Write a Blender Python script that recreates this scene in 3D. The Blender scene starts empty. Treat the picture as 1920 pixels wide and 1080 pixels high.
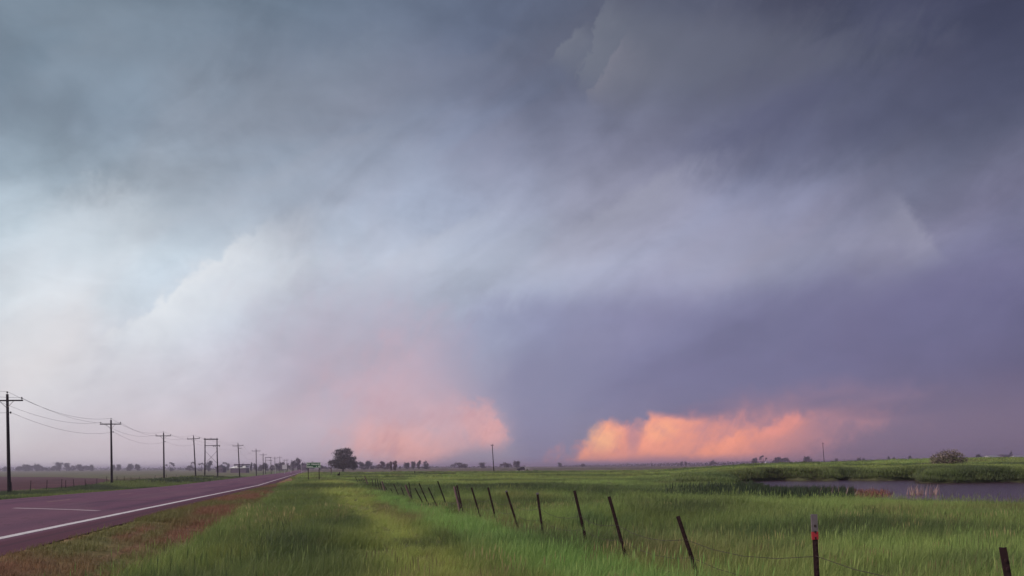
import bpy, bmesh, math, random
import numpy as np
from mathutils import Vector, Matrix, Euler

random.seed(7)
rng = np.random.default_rng(11)
scene = bpy.context.scene
COL = scene.collection
R = math.radians

# ------------------------------------------------------------------ camera
F = 28.0 / 36.0 * 1920.0          # focal length in photograph pixels
HOR = 874.0                       # horizon row at the picture centre
ROLL = R(0.4)
EYE = 1.6
cam_d = bpy.data.cameras.new('camera')
cam_d.lens = 28.0
cam_d.sensor_width = 36.0
cam_d.shift_y = (HOR - 540.0) / 1920.0
cam_d.clip_start = 0.05
cam_d.clip_end = 30000.0
cam = bpy.data.objects.new('camera', cam_d)
cam.location = (0, 0, EYE)
cam.rotation_euler = (R(90), ROLL, 0)
COL.objects.link(cam)
scene.camera = cam

# ------------------------------------------------------------------ render settings
scene.render.engine = 'CYCLES'
EXPOSURE = 1.25
scene.view_settings.view_transform = 'Standard'
scene.view_settings.look = 'None'
scene.view_settings.exposure = EXPOSURE
scene.view_settings.gamma = 1.0
scene.view_settings.use_curve_mapping = False
scene.cycles.use_denoising = True
scene.cycles.use_adaptive_sampling = True
scene.cycles.adaptive_threshold = 0.012
scene.cycles.max_bounces = 6
scene.cycles.diffuse_bounces = 3
scene.cycles.transmission_bounces = 4
scene.cycles.volume_bounces = 2
scene.cycles.caustics_reflective = False
scene.cycles.caustics_refractive = False

SUN_EL, SUN_AZ = R(32), R(-112)   # azimuth measured from +Y towards +X

# ------------------------------------------------------------------ node helpers
class NT:
    def __init__(self, tree):
        self.t = tree
    def n(self, kind, **kw):
        nd = self.t.nodes.new(kind)
        for k, v in kw.items():
            setattr(nd, k, v)
        return nd
    def put(self, sock, v):
        if isinstance(v, (int, float)):
            sock.default_value = v
        elif isinstance(v, (tuple, list)):
            if len(sock.default_value) == 4 and len(v) == 3:
                v = (*v, 1.0)
            sock.default_value = v
        else:
            self.t.links.new(v, sock)
    def m(self, op, a, b=None, c=None, clamp=False):
        nd = self.n('ShaderNodeMath', operation=op, use_clamp=clamp)
        self.put(nd.inputs[0], a)
        if b is not None: self.put(nd.inputs[1], b)
        if c is not None: self.put(nd.inputs[2], c)
        return nd.outputs[0]
    def v(self, op, a, b=None):
        nd = self.n('ShaderNodeVectorMath', operation=op)
        self.put(nd.inputs[0], a)
        if b is not None: self.put(nd.inputs[1], b)
        return nd.outputs['Value'] if op in ('DOT_PRODUCT', 'LENGTH') else nd.outputs[0]
    def scale(self, a, s):
        nd = self.n('ShaderNodeVectorMath', operation='SCALE')
        self.put(nd.inputs[0], a); self.put(nd.inputs['Scale'], s)
        return nd.outputs[0]
    def xyz(self, x, y, z):
        nd = self.n('ShaderNodeCombineXYZ')
        for i, q in enumerate((x, y, z)): self.put(nd.inputs[i], q)
        return nd.outputs[0]
    def sep(self, a):
        nd = self.n('ShaderNodeSeparateXYZ'); self.put(nd.inputs[0], a)
        return nd.outputs
    def mix(self, f, a, b, mode='MIX'):
        nd = self.n('ShaderNodeMix', data_type='RGBA', blend_type=mode)
        nd.clamp_factor = True
        self.put(nd.inputs[0], f); self.put(nd.inputs[6], a); self.put(nd.inputs[7], b)
        return nd.outputs[2]
    def step(self, x, a, b, smooth=True, lo=0.0, hi=1.0):
        nd = self.n('ShaderNodeMapRange', interpolation_type='SMOOTHSTEP' if smooth else 'LINEAR')
        nd.clamp = True
        self.put(nd.inputs[0], x)
        for i, q in enumerate((a, b, lo, hi)): self.put(nd.inputs[i + 1], q)
        return nd.outputs[0]
    def noise(self, vec, scale, detail=3.0, rough=0.5, dist=0.0, color=False):
        nd = self.n('ShaderNodeTexNoise', noise_dimensions='3D')
        if vec is not None: self.put(nd.inputs['Vector'], vec)
        nd.inputs['Scale'].default_value = scale
        nd.inputs['Detail'].default_value = detail
        nd.inputs['Roughness'].default_value = rough
        nd.inputs['Distortion'].default_value = dist
        return nd.outputs['Color'] if color else nd.outputs['Fac']

def lin(c):
    r = []
    for u in c[:3]:
        u = u / 255.0
        r.append(u / 12.92 if u <= 0.04045 else ((u + 0.055) / 1.055) ** 2.4)
    return tuple(r)

K = 2.0 ** (-EXPOSURE)
def skylin(c):
    return tuple(u * K for u in lin(c))

# ------------------------------------------------------------------ sky
# the overcast storm sky: colours of the cloud deck by compass direction and height above the horizon
CX = [0, 240, 480, 720, 960, 1200, 1440, 1680, 1920]
CY = [0, 120, 240, 360, 480, 600, 720, 800, 866]
GRID = [
 [(118,134,148),(109,125,139),(107,121,136),(103,114,132),(92,100,120),(89,93,110),(77,79,100),(66,66,88),(57,56,78)],
 [(126,141,155),(121,137,151),(117,129,145),(112,120,137),(93,100,125),(97,100,116),(83,86,108),(76,76,97),(62,62,84)],
 [(130,146,161),(138,151,165),(140,150,165),(132,140,158),(120,125,147),(109,112,134),(93,94,121),(95,95,116),(82,82,106)],
 [(166,181,192),(166,181,192),(162,172,187),(152,160,181),(150,155,178),(146,148,169),(130,130,158),(130,130,152),(117,117,142)],
 [(202,212,220),(203,214,222),(198,207,217),(188,196,211),(180,187,204),(163,165,187),(150,149,174),(139,138,162),(109,103,137)],
 [(221,225,229),(211,218,225),(181,190,206),(165,173,194),(150,153,180),(131,129,160),(117,112,146),(101,94,129),(88,79,114)],
 [(221,217,220),(214,210,216),(189,184,200),(180,170,189),(142,142,170),(119,115,147),(106,99,135),(96,88,123),(86,74,109)],
 [(216,211,216),(211,204,211),(199,187,200),(190,174,188),(138,136,166),(117,112,144),(113,102,138),(106,92,126),(90,77,110)],
 [(206,202,208),(205,196,205),(190,178,193),(176,162,182),(140,138,165),(118,112,140),(116,102,132),(107,93,122),(95,81,112)],
]
def fcoord(px, py):
    """photograph position -> (azimuth, tangent of elevation), both times F"""
    dx, dz = (px - 960.0) / F, (HOR - py) / F
    x = dx * math.cos(ROLL) + dz * math.sin(ROLL)
    z = -dx * math.sin(ROLL) + dz * math.cos(ROLL)
    return math.atan2(x, 1.0) * F, z / math.hypot(x, 1.0) * F

def grid_at(px, py):
    px = min(max(px, 0.0), 1920.0); py = min(max(py, 0.0), 866.0)
    i = max(k for k in range(len(CX) - 1) if CX[k] <= px); j = max(k for k in range(len(CY) - 1) if CY[k] <= py)
    u = (px - CX[i]) / (CX[i + 1] - CX[i]); w = (py - CY[j]) / (CY[j + 1] - CY[j])
    c = [[np.array(lin(GRID[jj][ii])) for ii in (i, i + 1)] for jj in (j, j + 1)]
    return ((c[0][0] * (1 - u) + c[0][1] * u) * (1 - w) + (c[1][0] * (1 - u) + c[1][1] * u) * w) * K

world = bpy.data.worlds.new('World')
scene.world = world
world.use_nodes = True
wt = world.node_tree
wt.nodes.clear()
W = NT(wt)
N = W.v('NORMALIZE', W.n('ShaderNodeTexCoord').outputs['Generated'])
# slow warp of the direction, so that nothing in the cloud deck follows a grid
wn = W.noise(N, 3.6, 8.0, 0.55, color=True)
warp = W.scale(W.v('SUBTRACT', wn, (0.5, 0.5, 0.5)), 0.11)
Nw = W.v('ADD', N, warp)
def az_tan(vec):
    s = W.sep(vec)
    az = W.m('ARCTAN2', s[0], s[1])
    h = W.m('SQRT', W.m('ADD', W.m('MULTIPLY', s[0], s[0]), W.m('MULTIPLY', s[1], s[1])))
    t = W.m('DIVIDE', s[2], W.m('MAXIMUM', h, 0.02))
    return W.m('MULTIPLY', az, F), W.m('MULTIPLY', t, F)
A, T = az_tan(N)
Aw, Tw = az_tan(Nw)
ROWT = [8, 72, 150, 260, 370, 480, 590, 700, 830]
AZK = [-32, -24, -16, -8, 0, 8, 16, 24, 32]
pos = W.m('ADD', W.m('DIVIDE', Aw, 2 * math.pi * F), 0.5)
deck = None
for j, tr in enumerate(ROWT):
    ramp = W.n('ShaderNodeValToRGB')
    cr = ramp.color_ramp
    cr.interpolation = 'B_SPLINE'
    cols = []
    for a in AZK:
        dx = math.tan(R(a))
        px = 960 + dx * F
        py = HOR - tr * math.hypot(dx, 1.0) - (px - 960) * math.tan(ROLL)
        cols.append((a, grid_at(px, py)))
    left, right = cols[0][1], cols[-1][1]
    back = left * 0.78 + right * 0.22
    stops = [(-180, back), (-130, left), (-80, left)] + cols + [(60, right), (110, right * 0.7 + back * 0.3), (180, back)]
    while len(cr.elements) < len(stops):
        cr.elements.new(0.5)
    for e, (a, c) in zip(cr.elements, stops):
        e.position = a / 360.0 + 0.5
    for e, (a, c) in zip(cr.elements, stops):
        e.color = (*c, 1.0)
    W.put(ramp.inputs[0], pos)
    if deck is None:
        deck = ramp.outputs[0]
    else:
        deck = W.mix(W.step(Tw, ROWT[j - 1], tr, smooth=False), deck, ramp.outputs[0])
# streaks of the deck rising to the right, coarse and fine
al, ac = R(30), R(30)
def streak(sx, sy, detail, seed, dist):
    s = W.xyz(W.m('MULTIPLY', W.v('DOT_PRODUCT', N, (math.cos(al), 0, math.sin(al))), sx),
              W.m('ADD', W.m('MULTIPLY', W.sep(N)[1], 2.0), seed),
              W.m('MULTIPLY', W.v('DOT_PRODUCT', N, (-math.sin(al), 0, math.cos(al))), sy))
    return W.noise(s, 1.0, detail, 0.52, dist)
s1 = streak(2.4, 6.0, 8.0, 3.1, 0.5)
s2 = streak(5.0, 12.0, 8.0, 8.7, 0.8)
s3 = W.noise(N, 5.5, 9.0, 0.58, 0.5)
def band(x, w): return W.m('SUBTRACT', W.step(x, 0.5 - w, 0.5 + w), 0.5)
lift = W.m('ADD', W.m('ADD', W.m('MULTIPLY', band(s1, 0.13), 0.14), W.m('MULTIPLY', band(s2, 0.10), 0.12)),
           W.m('ADD', W.m('MULTIPLY', band(s3, 0.16), 0.115), W.m('MULTIPLY', W.m('SUBTRACT', s3, 0.5), 0.20)))
s4 = W.noise(W.v('MULTIPLY', N, (1.0, 1.0, 1.9)), 17.0, 9.0, 0.6, 0.9)
s5 = W.noise(W.v('MULTIPLY', N, (1.0, 1.0, 2.4)), 4.6, 6.0, 0.55, 0.6)
lift = W.m('ADD', lift, W.m('ADD', W.m('MULTIPLY', W.m('SUBTRACT', s4, 0.5), 0.20), W.m('MULTIPLY', band(s5, 0.12), 0.09)))
fade = W.step(T, 20, 230, lo=0.22)
gain = W.m('ADD', 1.0, W.m('MULTIPLY', lift, fade))
deck = W.scale(deck, gain)
# slate and mauve drifts in the cloud
hue = W.step(streak(3.2, 7.0, 5.0, 15.3, 0.6), 0.36, 0.64)
deck = W.mix(1.0, deck, W.mix(hue, (0.975, 1.0, 1.012), (1.03, 0.992, 0.978)), 'MULTIPLY')

# fine and wispy edge noise shared by the cloud masses
e1 = W.noise(N, 15.0, 8.0, 0.6, 0.4)
wz = W.xyz(W.m('ADD', W.m('MULTIPLY', W.sep(N)[0], 52.0), W.m('MULTIPLY', W.sep(N)[2], -24.0)), W.m('MULTIPLY', W.sep(N)[1], 20.0), W.m('MULTIPLY', W.sep(N)[2], 26.0))
e2 = W.noise(wz, 1.0, 5.0, 0.6, 0.8)
en = W.m('ADD', W.m('MULTIPLY', W.m('SUBTRACT', e1, 0.5), 2.3), W.m('MULTIPLY', W.m('SUBTRACT', e2, 0.5), 1.5))

e3 = W.noise(N, 46.0, 7.0, 0.62, 0.6)
ef = W.m('MULTIPLY', W.m('SUBTRACT', e3, 0.5), 2.6)
def blob(px, py, rx, ry, ang, col, k, soft=0.9, rough=0.5, fine=0.0):
    """an elliptical mass of lit or dark cloud with a ragged edge"""
    global deck
    ca, ct = fcoord(px, py)
    dx = W.m('SUBTRACT', A, ca); dy = W.m('SUBTRACT', T, ct)
    c, s = math.cos(R(ang)), math.sin(R(ang))
    u = W.m('ADD', W.m('MULTIPLY', dx, c / rx), W.m('MULTIPLY', dy, s / rx))
    w = W.m('ADD', W.m('MULTIPLY', dx, -s / ry), W.m('MULTIPLY', dy, c / ry))
    r = W.m('SQRT', W.m('ADD', W.m('MULTIPLY', u, u), W.m('MULTIPLY', w, w)))
    x = W.m('ADD', W.m('SUBTRACT', 1.0, r), W.m('MULTIPLY', en, rough))
    if fine: x = W.m('ADD', x, W.m('MULTIPLY', ef, fine * 0.5))
    mk = W.m('MULTIPLY', W.step(x, -soft * 0.35, soft * 0.65), k)
    deck = W.mix(mk, deck, skylin(col))

def edge(x0, y0, x1, y1, decay, col, k, sharp=9.0, wob=22.0, side=1, fine=0.5, ends=0.3):
    """the lit rim of a cloud layer: crisp on one side, fading away on the other (right of the way p0 to p1)"""
    global deck
    a0, t0 = fcoord(x0, y0); a1, t1 = fcoord(x1, y1)
    L = math.hypot(a1 - a0, t1 - t0); ux, uy = (a1 - a0) / L, (t1 - t0) / L
    dx = W.m('SUBTRACT', A, a0); dy = W.m('SUBTRACT', T, t0)
    al_ = W.m('ADD', W.m('MULTIPLY', dx, ux / L), W.m('MULTIPLY', dy, uy / L))
    d = W.m('ADD', W.m('MULTIPLY', dx, uy * side), W.m('MULTIPLY', dy, -ux * side))
    d = W.m('ADD', d, W.m('ADD', W.m('MULTIPLY', en, wob), W.m('MULTIPLY', ef, wob * fine)))
    mk = W.m('MULTIPLY', W.step(d, -sharp, sharp), W.m('POWER', 2.71828, W.m('DIVIDE', W.m('MAXIMUM', d, 0.0), -decay)))
    al2 = W.m('ADD', al_, W.m('MULTIPLY', en, 0.12))
    mk = W.m('MULTIPLY', mk, W.m('MULTIPLY', W.step(al2, -ends, ends), W.step(al2, 1 + ends, 1 - ends)))
    deck = W.mix(W.m('MULTIPLY', mk, k), deck, skylin(col))

# pale streaks and lobes high in the deck
blob(80, 655, 120, 85, 60, (230,226,228), 0.45, 1.3, 0.6)
blob(130, 440, 120, 60, 35, (207,215,223), 0.45, 1.1, 0.7, fine=0.5)
blob(400, 540, 190, 50, 38, (222,226,232), 0.4, 1.3, 0.5)
edge(228, 612, 470, 440, 46, (236,237,239), 0.75, 10, 20, fine=1.1)
edge(330, 590, 560, 480, 55, (222,225,231), 0.45, 16, 22)
edge(560, 570, 900, 400, 90, (193,198,211), 0.5, 16, 26)
edge(720, 560, 1010, 415, 80, (180,185,201), 0.45, 18, 26)
edge(1010, 470, 1285, 300, 85, (166,167,184), 0.5, 18, 24)
edge(300, 430, 560, 290, 70, (172,180,193), 0.35, 18, 26)
edge(540, 300, 720, 232, 45, (156,160,174), 0.40, 10, 16)
edge(820, 300, 960, 225, 55, (142,143,163), 0.35, 14, 20)
edge(330, 210, 700, 60, 90, (134,144,158), 0.30, 22, 30)
edge(640, 190, 960, 70, 90, (122,126,142), 0.30, 20, 30)
edge(0, 190, 180, 40, 80, (138,148,160), 0.30, 20, 26)
edge(1768, 470, 1690, 372, 110, (156,154,173), 0.55, 10, 16, side=-1)
edge(1480, 480, 1395, 380, 120, (148,147,168), 0.35, 18, 24, side=-1)
blob(1390, 470, 190, 70, 5, (158,157,177), 0.25, 1.3, 0.5)
blob(1330, 95, 300, 80, -8, (101,103,117), 0.5, 1.2, 0.6, fine=0.4)
edge(1085, 150, 1120, 10, 130, (113,117,130), 0.85, 6, 26, fine=1.3)
edge(1100, 175, 1165, 75, 55, (125,124,137), 0.85, 6, 20, fine=1.3)
edge(1038, 108, 1085, 48, 60, (116,120,133), 0.8, 5, 18, fine=1.3)
edge(1320, 170, 1560, 60, 90, (95,95,114), 0.45, 16, 30)
edge(1660, 130, 1800, 60, 90, (84,83,104), 0.4, 16, 30)
blob(1560, 260, 200, 50, 10, (84,85,110), 0.35, 1.2, 0.6, fine=0.3)
blob(1450, 215, 160, 34, 20, (86,87,115), 0.4, 1.1, 0.6)
edge(930, 566, 1890, 500, 190, (119,114,149), 0.42, 30, 16, fine=0.3, ends=0.12)
blob(1620, 620, 260, 110, 5, (103,96,133), 0.35, 1.3, 0.5)
blob(1300, 720, 300, 70, -4, (114,108,144), 0.5, 1.2, 0.5)
# blush and glow of the sunlit dust near the horizon, left of the dark shaft
blob(690, 720, 220, 160, -35, (194,173,187), 0.55, 1.7, 0.45)
blob(780, 800, 150, 110, -18, (206,168,177), 0.7, 1.5, 0.55, fine=0.4)
blob(800, 700, 95, 110, 12, (199,170,183), 0.4, 1.6, 0.6, fine=0.4)
blob(775, 850, 120, 50, -6, (224,163,158), 0.8, 1.4, 0.6, fine=0.4)
edge(860, 740, 945, 800, 70, (208,166,172), 0.55, 14, 20, side=1, fine=0.8, ends=0.4)
# the shaft of rain, leaning and widening into the cloud base
blob(1015, 810, 60, 120, 10, (131,127,160), 0.75, 1.1, 0.35)
blob(1000, 715, 150, 70, 20, (134,133,163), 0.6, 1.3, 0.5)
blob(1010, 850, 60, 40, 0, (128,123,154), 0.5, 1.2, 0.3)
blob(862, 790, 78, 44, -28, (210,167,175), 0.45, 1.1, 0.7, fine=0.9)
blob(900, 800, 52, 48, -40, (218,165,168), 0.6, 0.9, 0.6, fine=1.1)
blob(922, 818, 30, 34, 10, (224,164,164), 0.6, 0.8, 0.5, fine=1.1)
blob(905, 655, 130, 60, 35, (150,154,180), 0.45, 1.3, 0.4)
blob(888, 866, 95, 30, 12, (146,139,161), 0.85, 1.0, 0.5, fine=0.4)
# the glowing bank right of it
blob(1690, 808, 420, 64, 3, (122,102,131), 0.65, 1.6, 0.2)
blob(1430, 804, 225, 62, 9, (152,116,137), 0.85, 1.2, 0.3, fine=0.45)
blob(1310, 836, 235, 50, 9, (188,130,140), 0.8, 1.2, 0.6, fine=0.7)
blob(1240, 838, 170, 48, 7, (220,141,134), 0.9, 0.9, 0.6, fine=0.9)
edge(1290, 856, 1500, 780, 36, (238,148,130), 0.8, 12, 20, side=1, fine=1.0, ends=0.2)
edge(1262, 870, 1400, 800, 56, (244,152,130), 0.8, 12, 22, side=1, fine=1.0, ends=0.3)
edge(1070, 868, 1142, 786, 66, (253,161,130), 1.0, 5, 10, side=1, fine=0.9, ends=0.16)
edge(1130, 790, 1175, 806, 44, (247,158,134), 0.8, 6, 11, side=1, fine=1.2, ends=0.3)
edge(1204, 848, 1213, 778, 90, (253,160,132), 0.95, 8, 13, side=1, fine=1.0, ends=0.15)
edge(1206, 782, 1300, 790, 36, (249,160,135), 0.8, 5, 11, side=1, fine=1.2, ends=0.3)
blob(1189, 818, 12, 32, -14, (190,134,144), 0.7, 0.9, 0.5, fine=0.9)
blob(1128, 824, 34, 26, 40, (255,186,142), 0.8, 1.1, 0.5, fine=0.8)
blob(1238, 806, 34, 20, 0, (255,172,136), 0.7, 1.1, 0.5, fine=0.8)
blob(1330, 846, 64, 18, 22, (251,156,128), 0.6, 1.1, 0.5, fine=0.8)
blob(1470, 797, 44, 16, 25, (234,144,132), 0.55, 1.1, 0.5, fine=0.9)
blob(1100, 873, 70, 11, 0, (140,124,152), 0.8, 1.0, 0.4)
blob(1290, 869, 260, 14, 1, (168,127,146), 0.7, 1.2, 0.4)
blob(1560, 752, 70, 14, 4, (106,97,131), 0.5, 1.0, 0.7, fine=0.9)
blob(1320, 770, 55, 12, 6, (112,104,140), 0.5, 1.0, 0.7, fine=0.9)
blob(1690, 765, 90, 14, 2, (100,90,124), 0.45, 1.0, 0.7, fine=0.9)
# fine billows and filaments inside the sunlit dust
sc = W.sep(deck)
warm = W.m('MULTIPLY', W.m('SUBTRACT', sc[0], sc[2]), 3.2 / K, clamp=True)
fl = W.xyz(W.m('ADD', W.m('MULTIPLY', W.sep(N)[0], 95.0), W.m('MULTIPLY', W.sep(N)[2], -60.0)), W.m('MULTIPLY', W.sep(N)[1], 30.0), W.m('MULTIPLY', W.sep(N)[2], 42.0))
f1 = W.noise(fl, 1.0, 6.0, 0.62, 1.2); f2 = W.noise(N, 19.0, 8.0, 0.6, 0.9)
tx = W.m('ADD', W.m('MULTIPLY', band(f1, 0.2), 0.075), W.m('MULTIPLY', band(f2, 0.18), 0.13))
deck = W.mix(W.m('MULTIPLY', W.m('MAXIMUM', W.m('MULTIPLY', tx, -4.2), 0.0), warm), deck, skylin((176,128,146)))
deck = W.scale(deck, W.m('ADD', 1.0, W.m('MULTIPLY', W.m('MAXIMUM', tx, 0.0), W.m('MULTIPLY', warm, 1.1))))

skyt = W.n('ShaderNodeTexSky', sky_type='NISHITA')
skyt.sun_disc = False
skyt.sun_elevation = SUN_EL
skyt.sun_rotation = SUN_AZ
bg_clear = W.n('ShaderNodeBackground'); W.put(bg_clear.inputs[0], skyt.outputs[0]); bg_clear.inputs[1].default_value = 0.08
bg_cloud = W.n('ShaderNodeBackground'); W.put(bg_cloud.inputs[0], deck); bg_cloud.inputs[1].default_value = 1.0
mx = W.n('ShaderNodeMixShader'); mx.inputs[0].default_value = 0.96
wt.links.new(bg_clear.outputs[0], mx.inputs[1]); wt.links.new(bg_cloud.outputs[0], mx.inputs[2])
wout = W.n('ShaderNodeOutputWorld'); wt.links.new(mx.outputs[0], wout.inputs[0])
world.cycles.sampling_method = 'MANUAL'
world.cycles.sample_map_resolution = 512

# ------------------------------------------------------------------ sun (low, behind thin cloud, to the left and a little behind)
sun_d = bpy.data.lights.new('sun', 'SUN')
sun_d.energy = 1.5
sun_d.angle = R(14)
sun_d.color = (1.0, 0.86, 0.74)
sun = bpy.data.objects.new('sun', sun_d)
sd = Vector((math.sin(SUN_AZ) * math.cos(SUN_EL), math.cos(SUN_AZ) * math.cos(SUN_EL), math.sin(SUN_EL)))
sun.rotation_euler = (-sd).to_track_quat('-Z', 'Y').to_euler()
sun.location = sd * 200
COL.objects.link(sun)

# ------------------------------------------------------------------ numpy noise
def _hash(ix, iy, seed):
    h = (ix.astype(np.int64) * 374761393 + iy.astype(np.int64) * 668265263 + seed * 974634777) & 0x7fffffff
    h = ((h ^ (h >> 13)) * 1274126177) & 0x7fffffff
    return ((h ^ (h >> 16)) & 0xffff) / 65535.0
def vnoise(x, y, seed=0):
    x = np.asarray(x, float); y = np.asarray(y, float)
    ix, iy = np.floor(x), np.floor(y)
    fx, fy = x - ix, y - iy
    fx, fy = fx * fx * (3 - 2 * fx), fy * fy * (3 - 2 * fy)
    a, b = _hash(ix, iy, seed), _hash(ix + 1, iy, seed)
    c, d = _hash(ix, iy + 1, seed), _hash(ix + 1, iy + 1, seed)
    return (a * (1 - fx) + b * fx) * (1 - fy) + (c * (1 - fx) + d * fx) * fy
def fbm(x, y, seed=0, octaves=3):
    s, a, t = 0.0, 1.0, 0.0
    for k in range(octaves):
        s = s + a * vnoise(x * 2 ** k + 17.3 * k, y * 2 ** k + 5.1 * k, seed + k); t += a; a *= 0.5
    return s / t
def sstep(x, a, b):
    u = np.clip((np.asarray(x, float) - a) / (b - a), 0, 1)
    return u * u * (3 - 2 * u)

# ------------------------------------------------------------------ terrain
TANA = (960 - 583) / F                 # the road runs towards the picture column 583
CA = 1 / math.hypot(1, TANA); SA = TANA * CA
Q_WHITE, Q_LEFT, Q_EDGE, Q_TALL, Q_FENCE = -5.64, -15.1, -4.55, -2.3, 4.6
WATER = EYE - 2.15

def hor(px):
    return HOR - (px - 960) * math.tan(ROLL)

def plane_hit(px, py, z):
    dx, dz = (px - 960.0) / F, (HOR - py) / F
    d = Vector((dx * math.cos(ROLL) + dz * math.sin(ROLL), 1.0, -dx * math.sin(ROLL) + dz * math.cos(ROLL)))
    k = (z - EYE) / d.z
    return d.x * k, d.y * k

POND = [plane_hit(*p, WATER) for p in [(1372, 903.2), (1470, 900.6), (1573, 901.2), (1579, 900.0), (1640, 901.0), (1700, 900.3),
        (1719, 900.0), (1727, 905.8), (1800, 905.6), (1920, 904.0), (2250, 902.5), (2600, 903)]] + \
       [(75, 40), (50, 31), (34, 34.5), (27, 36), (21, 38.5), (17.5, 43), (16.2, 48), (17.5, 54), (19.5, 62), (21, 75)]
_P = []
for _i in range(len(POND)):
    (_x0, _y0), (_x1, _y1) = POND[_i], POND[(_i + 1) % len(POND)]
    _n = max(1, min(7, int(math.hypot(_x1 - _x0, _y1 - _y0) / 2.2)))
    for _k in range(_n):
        _t = _k / _n; _j = 0.0 if _k == 0 else 0.6
        _P.append((_x0 + (_x1 - _x0) * _t + random.uniform(-_j, _j), _y0 + (_y1 - _y0) * _t + random.uniform(-_j, _j) * 1.3))
POND = _P
def pond_sd(x, y):
    """signed distance to the shoreline, negative in the water"""
    x = np.asarray(x, float); y = np.asarray(y, float)
    near = (x > -30) & (y > 0) & (y < 190) & (x < 300)
    if x.ndim and x.size > 64 and not near.all():
        out = np.full(x.shape, 80.0)
        out[near] = pond_sd(x[near], y[near])
        return out
    d = np.full(x.shape, 1e9); inside = np.zeros(x.shape, bool)
    n = len(POND)
    for i in range(n):
        x0, y0 = POND[i]; x1, y1 = POND[(i + 1) % n]
        ex, ey = x1 - x0, y1 - y0
        u = np.clip(((x - x0) * ex + (y - y0) * ey) / (ex * ex + ey * ey), 0, 1)
        d = np.minimum(d, np.hypot(x - x0 - u * ex, y - y0 - u * ey))
        cond = ((y0 <= y) & (y1 > y)) | ((y1 <= y) & (y0 > y))
        with np.errstate(divide='ignore', invalid='ignore'):
            xi = x0 + (y - y0) * ex / (ey if ey != 0 else 1e-9)
        inside ^= cond & (x < xi)
    return np.where(inside, -d, d)

def road_e(y):
    y = np.asarray(y, float)
    near = -1.1 - 0.0088 * np.clip(y, -60, 85)
    far = -0.0023 * np.clip(y - 85, 0, 400) + 0.0006 * np.clip(y - 485, 0, 1500)
    return near + far

def ground_z(x, y):
    x = np.asarray(x, float); y = np.asarray(y, float)
    q = x + TANA * y
    rd = np.hypot(x, y)
    re = road_e(y)
    base = -1.55 - 0.35 * sstep(y, 65, 115) - 0.45 * sstep(y, 150, 400) - 0.25 * sstep(y, 500, 1500)
    # hummocks of the pasture
    hum = (fbm(x / 9.0, y / 7.0, 3) - 0.5) * 0.34 * sstep(rd, 16, 40) + (fbm(x / 2.6, y / 2.6, 9) - 0.5) * 0.14
    hum = hum + (fbm(x / 42.0, y / 20.0, 141, 5) - 0.5) * 0.7 * sstep(rd, 90, 300)
    az = np.degrees(np.arctan2(x, np.maximum(y, 1e-3)))
    rise = (1.85 * sstep(az, 8.5, 18.5) + 1.25 * sstep(az, 17, 31)) * sstep(y, 92, 235) * (1 - 0.75 * sstep(y, 330, 700))
    right = base + hum + rise + 0.55 * sstep(az, 12, 18) * sstep(y, 84, 97) * (1 - sstep(y, 100, 240))
    left = np.where(True, re - 0.08 - 0.45 * sstep(-q, 15.5, 21) - 0.1, 0)
    left = left + 0.55 * np.exp(-((q + 25.5) / 4.0) ** 2) * sstep(y, 85, 120) * (1 - sstep(y, 200, 260)) + hum * 0.5 * sstep(-q, 17, 24)
    left = left + (-0.15) * sstep(-q, 40, 120)
    # near verge: ramp from the road edge into the right-hand ground
    w = sstep(q, Q_EDGE + 0.1, Q_TALL + 1.0)
    e = np.where(q > (Q_WHITE + Q_LEFT) / 2, (re - 0.05) * (1 - w) + right * w, left)
    onroad = (q > Q_LEFT - 0.05) & (q < Q_EDGE + 0.05)
    e = np.where(onroad, re - 0.22, e)
    # pond basin and its banks
    sd = pond_sd(x, y)
    near = (1 - sstep(y, 62, 80)) * (q > 5)
    e = e - 0.36 * (1 - sstep(sd, 0, 20)) * near
    az2 = np.degrees(np.arctan2(x, np.maximum(y, 1e-3)))
    e = e + (0.40 + 0.22 * sstep(az2, 26.6, 27.4)) * sstep(sd, 0.2, 2.2) * (1 - sstep(sd, 8, 60)) * sstep(y, 74, 82) * (az2 > 12)
    basin = -2.15 + np.clip(sd, -3, 0) * 0.25 - 0.08
    bank = np.where(sd < 0, basin, -2.15 - 0.02 + (e + 2.15) * sstep(sd, -0.1, 1.6) + 0.10 * sstep(sd, 0.0, 0.3))
    e = np.where(sd < 1.6, bank, e)
    return e + EYE
def gz(x, y):
    return float(ground_z(np.array([x]), np.array([y]))[0])

# ------------------------------------------------------------------ object helpers
def tag(o, label=None, cat=None, group=None, kind=None):
    if label: o['label'] = label
    if cat: o['category'] = cat
    if group: o['group'] = group
    if kind: o['kind'] = kind
    return o
def link(name, me, mat=None, parent=None, smooth=False):
    o = bpy.data.objects.new(name, me)
    if mat is not None and not me.materials: me.materials.append(mat)
    if smooth: me.polygons.foreach_set('use_smooth', [True] * len(me.polygons))
    if parent is not None: o.parent = parent
    COL.objects.link(o)
    return o
def empty(name, loc, rz=0.0):
    o = bpy.data.objects.new(name, None)
    o.empty_display_size = 0.3
    o.location = loc
    o.rotation_euler = (0, 0, rz)
    COL.objects.link(o)
    return o
def copy_tree(o, parent=None):
    c = o.copy(); COL.objects.link(c)
    if parent is not None:
        c.parent = parent; c.matrix_parent_inverse = o.matrix_parent_inverse.copy()
    for ch in list(o.children):
        copy_tree(ch, c)
    return c
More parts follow.
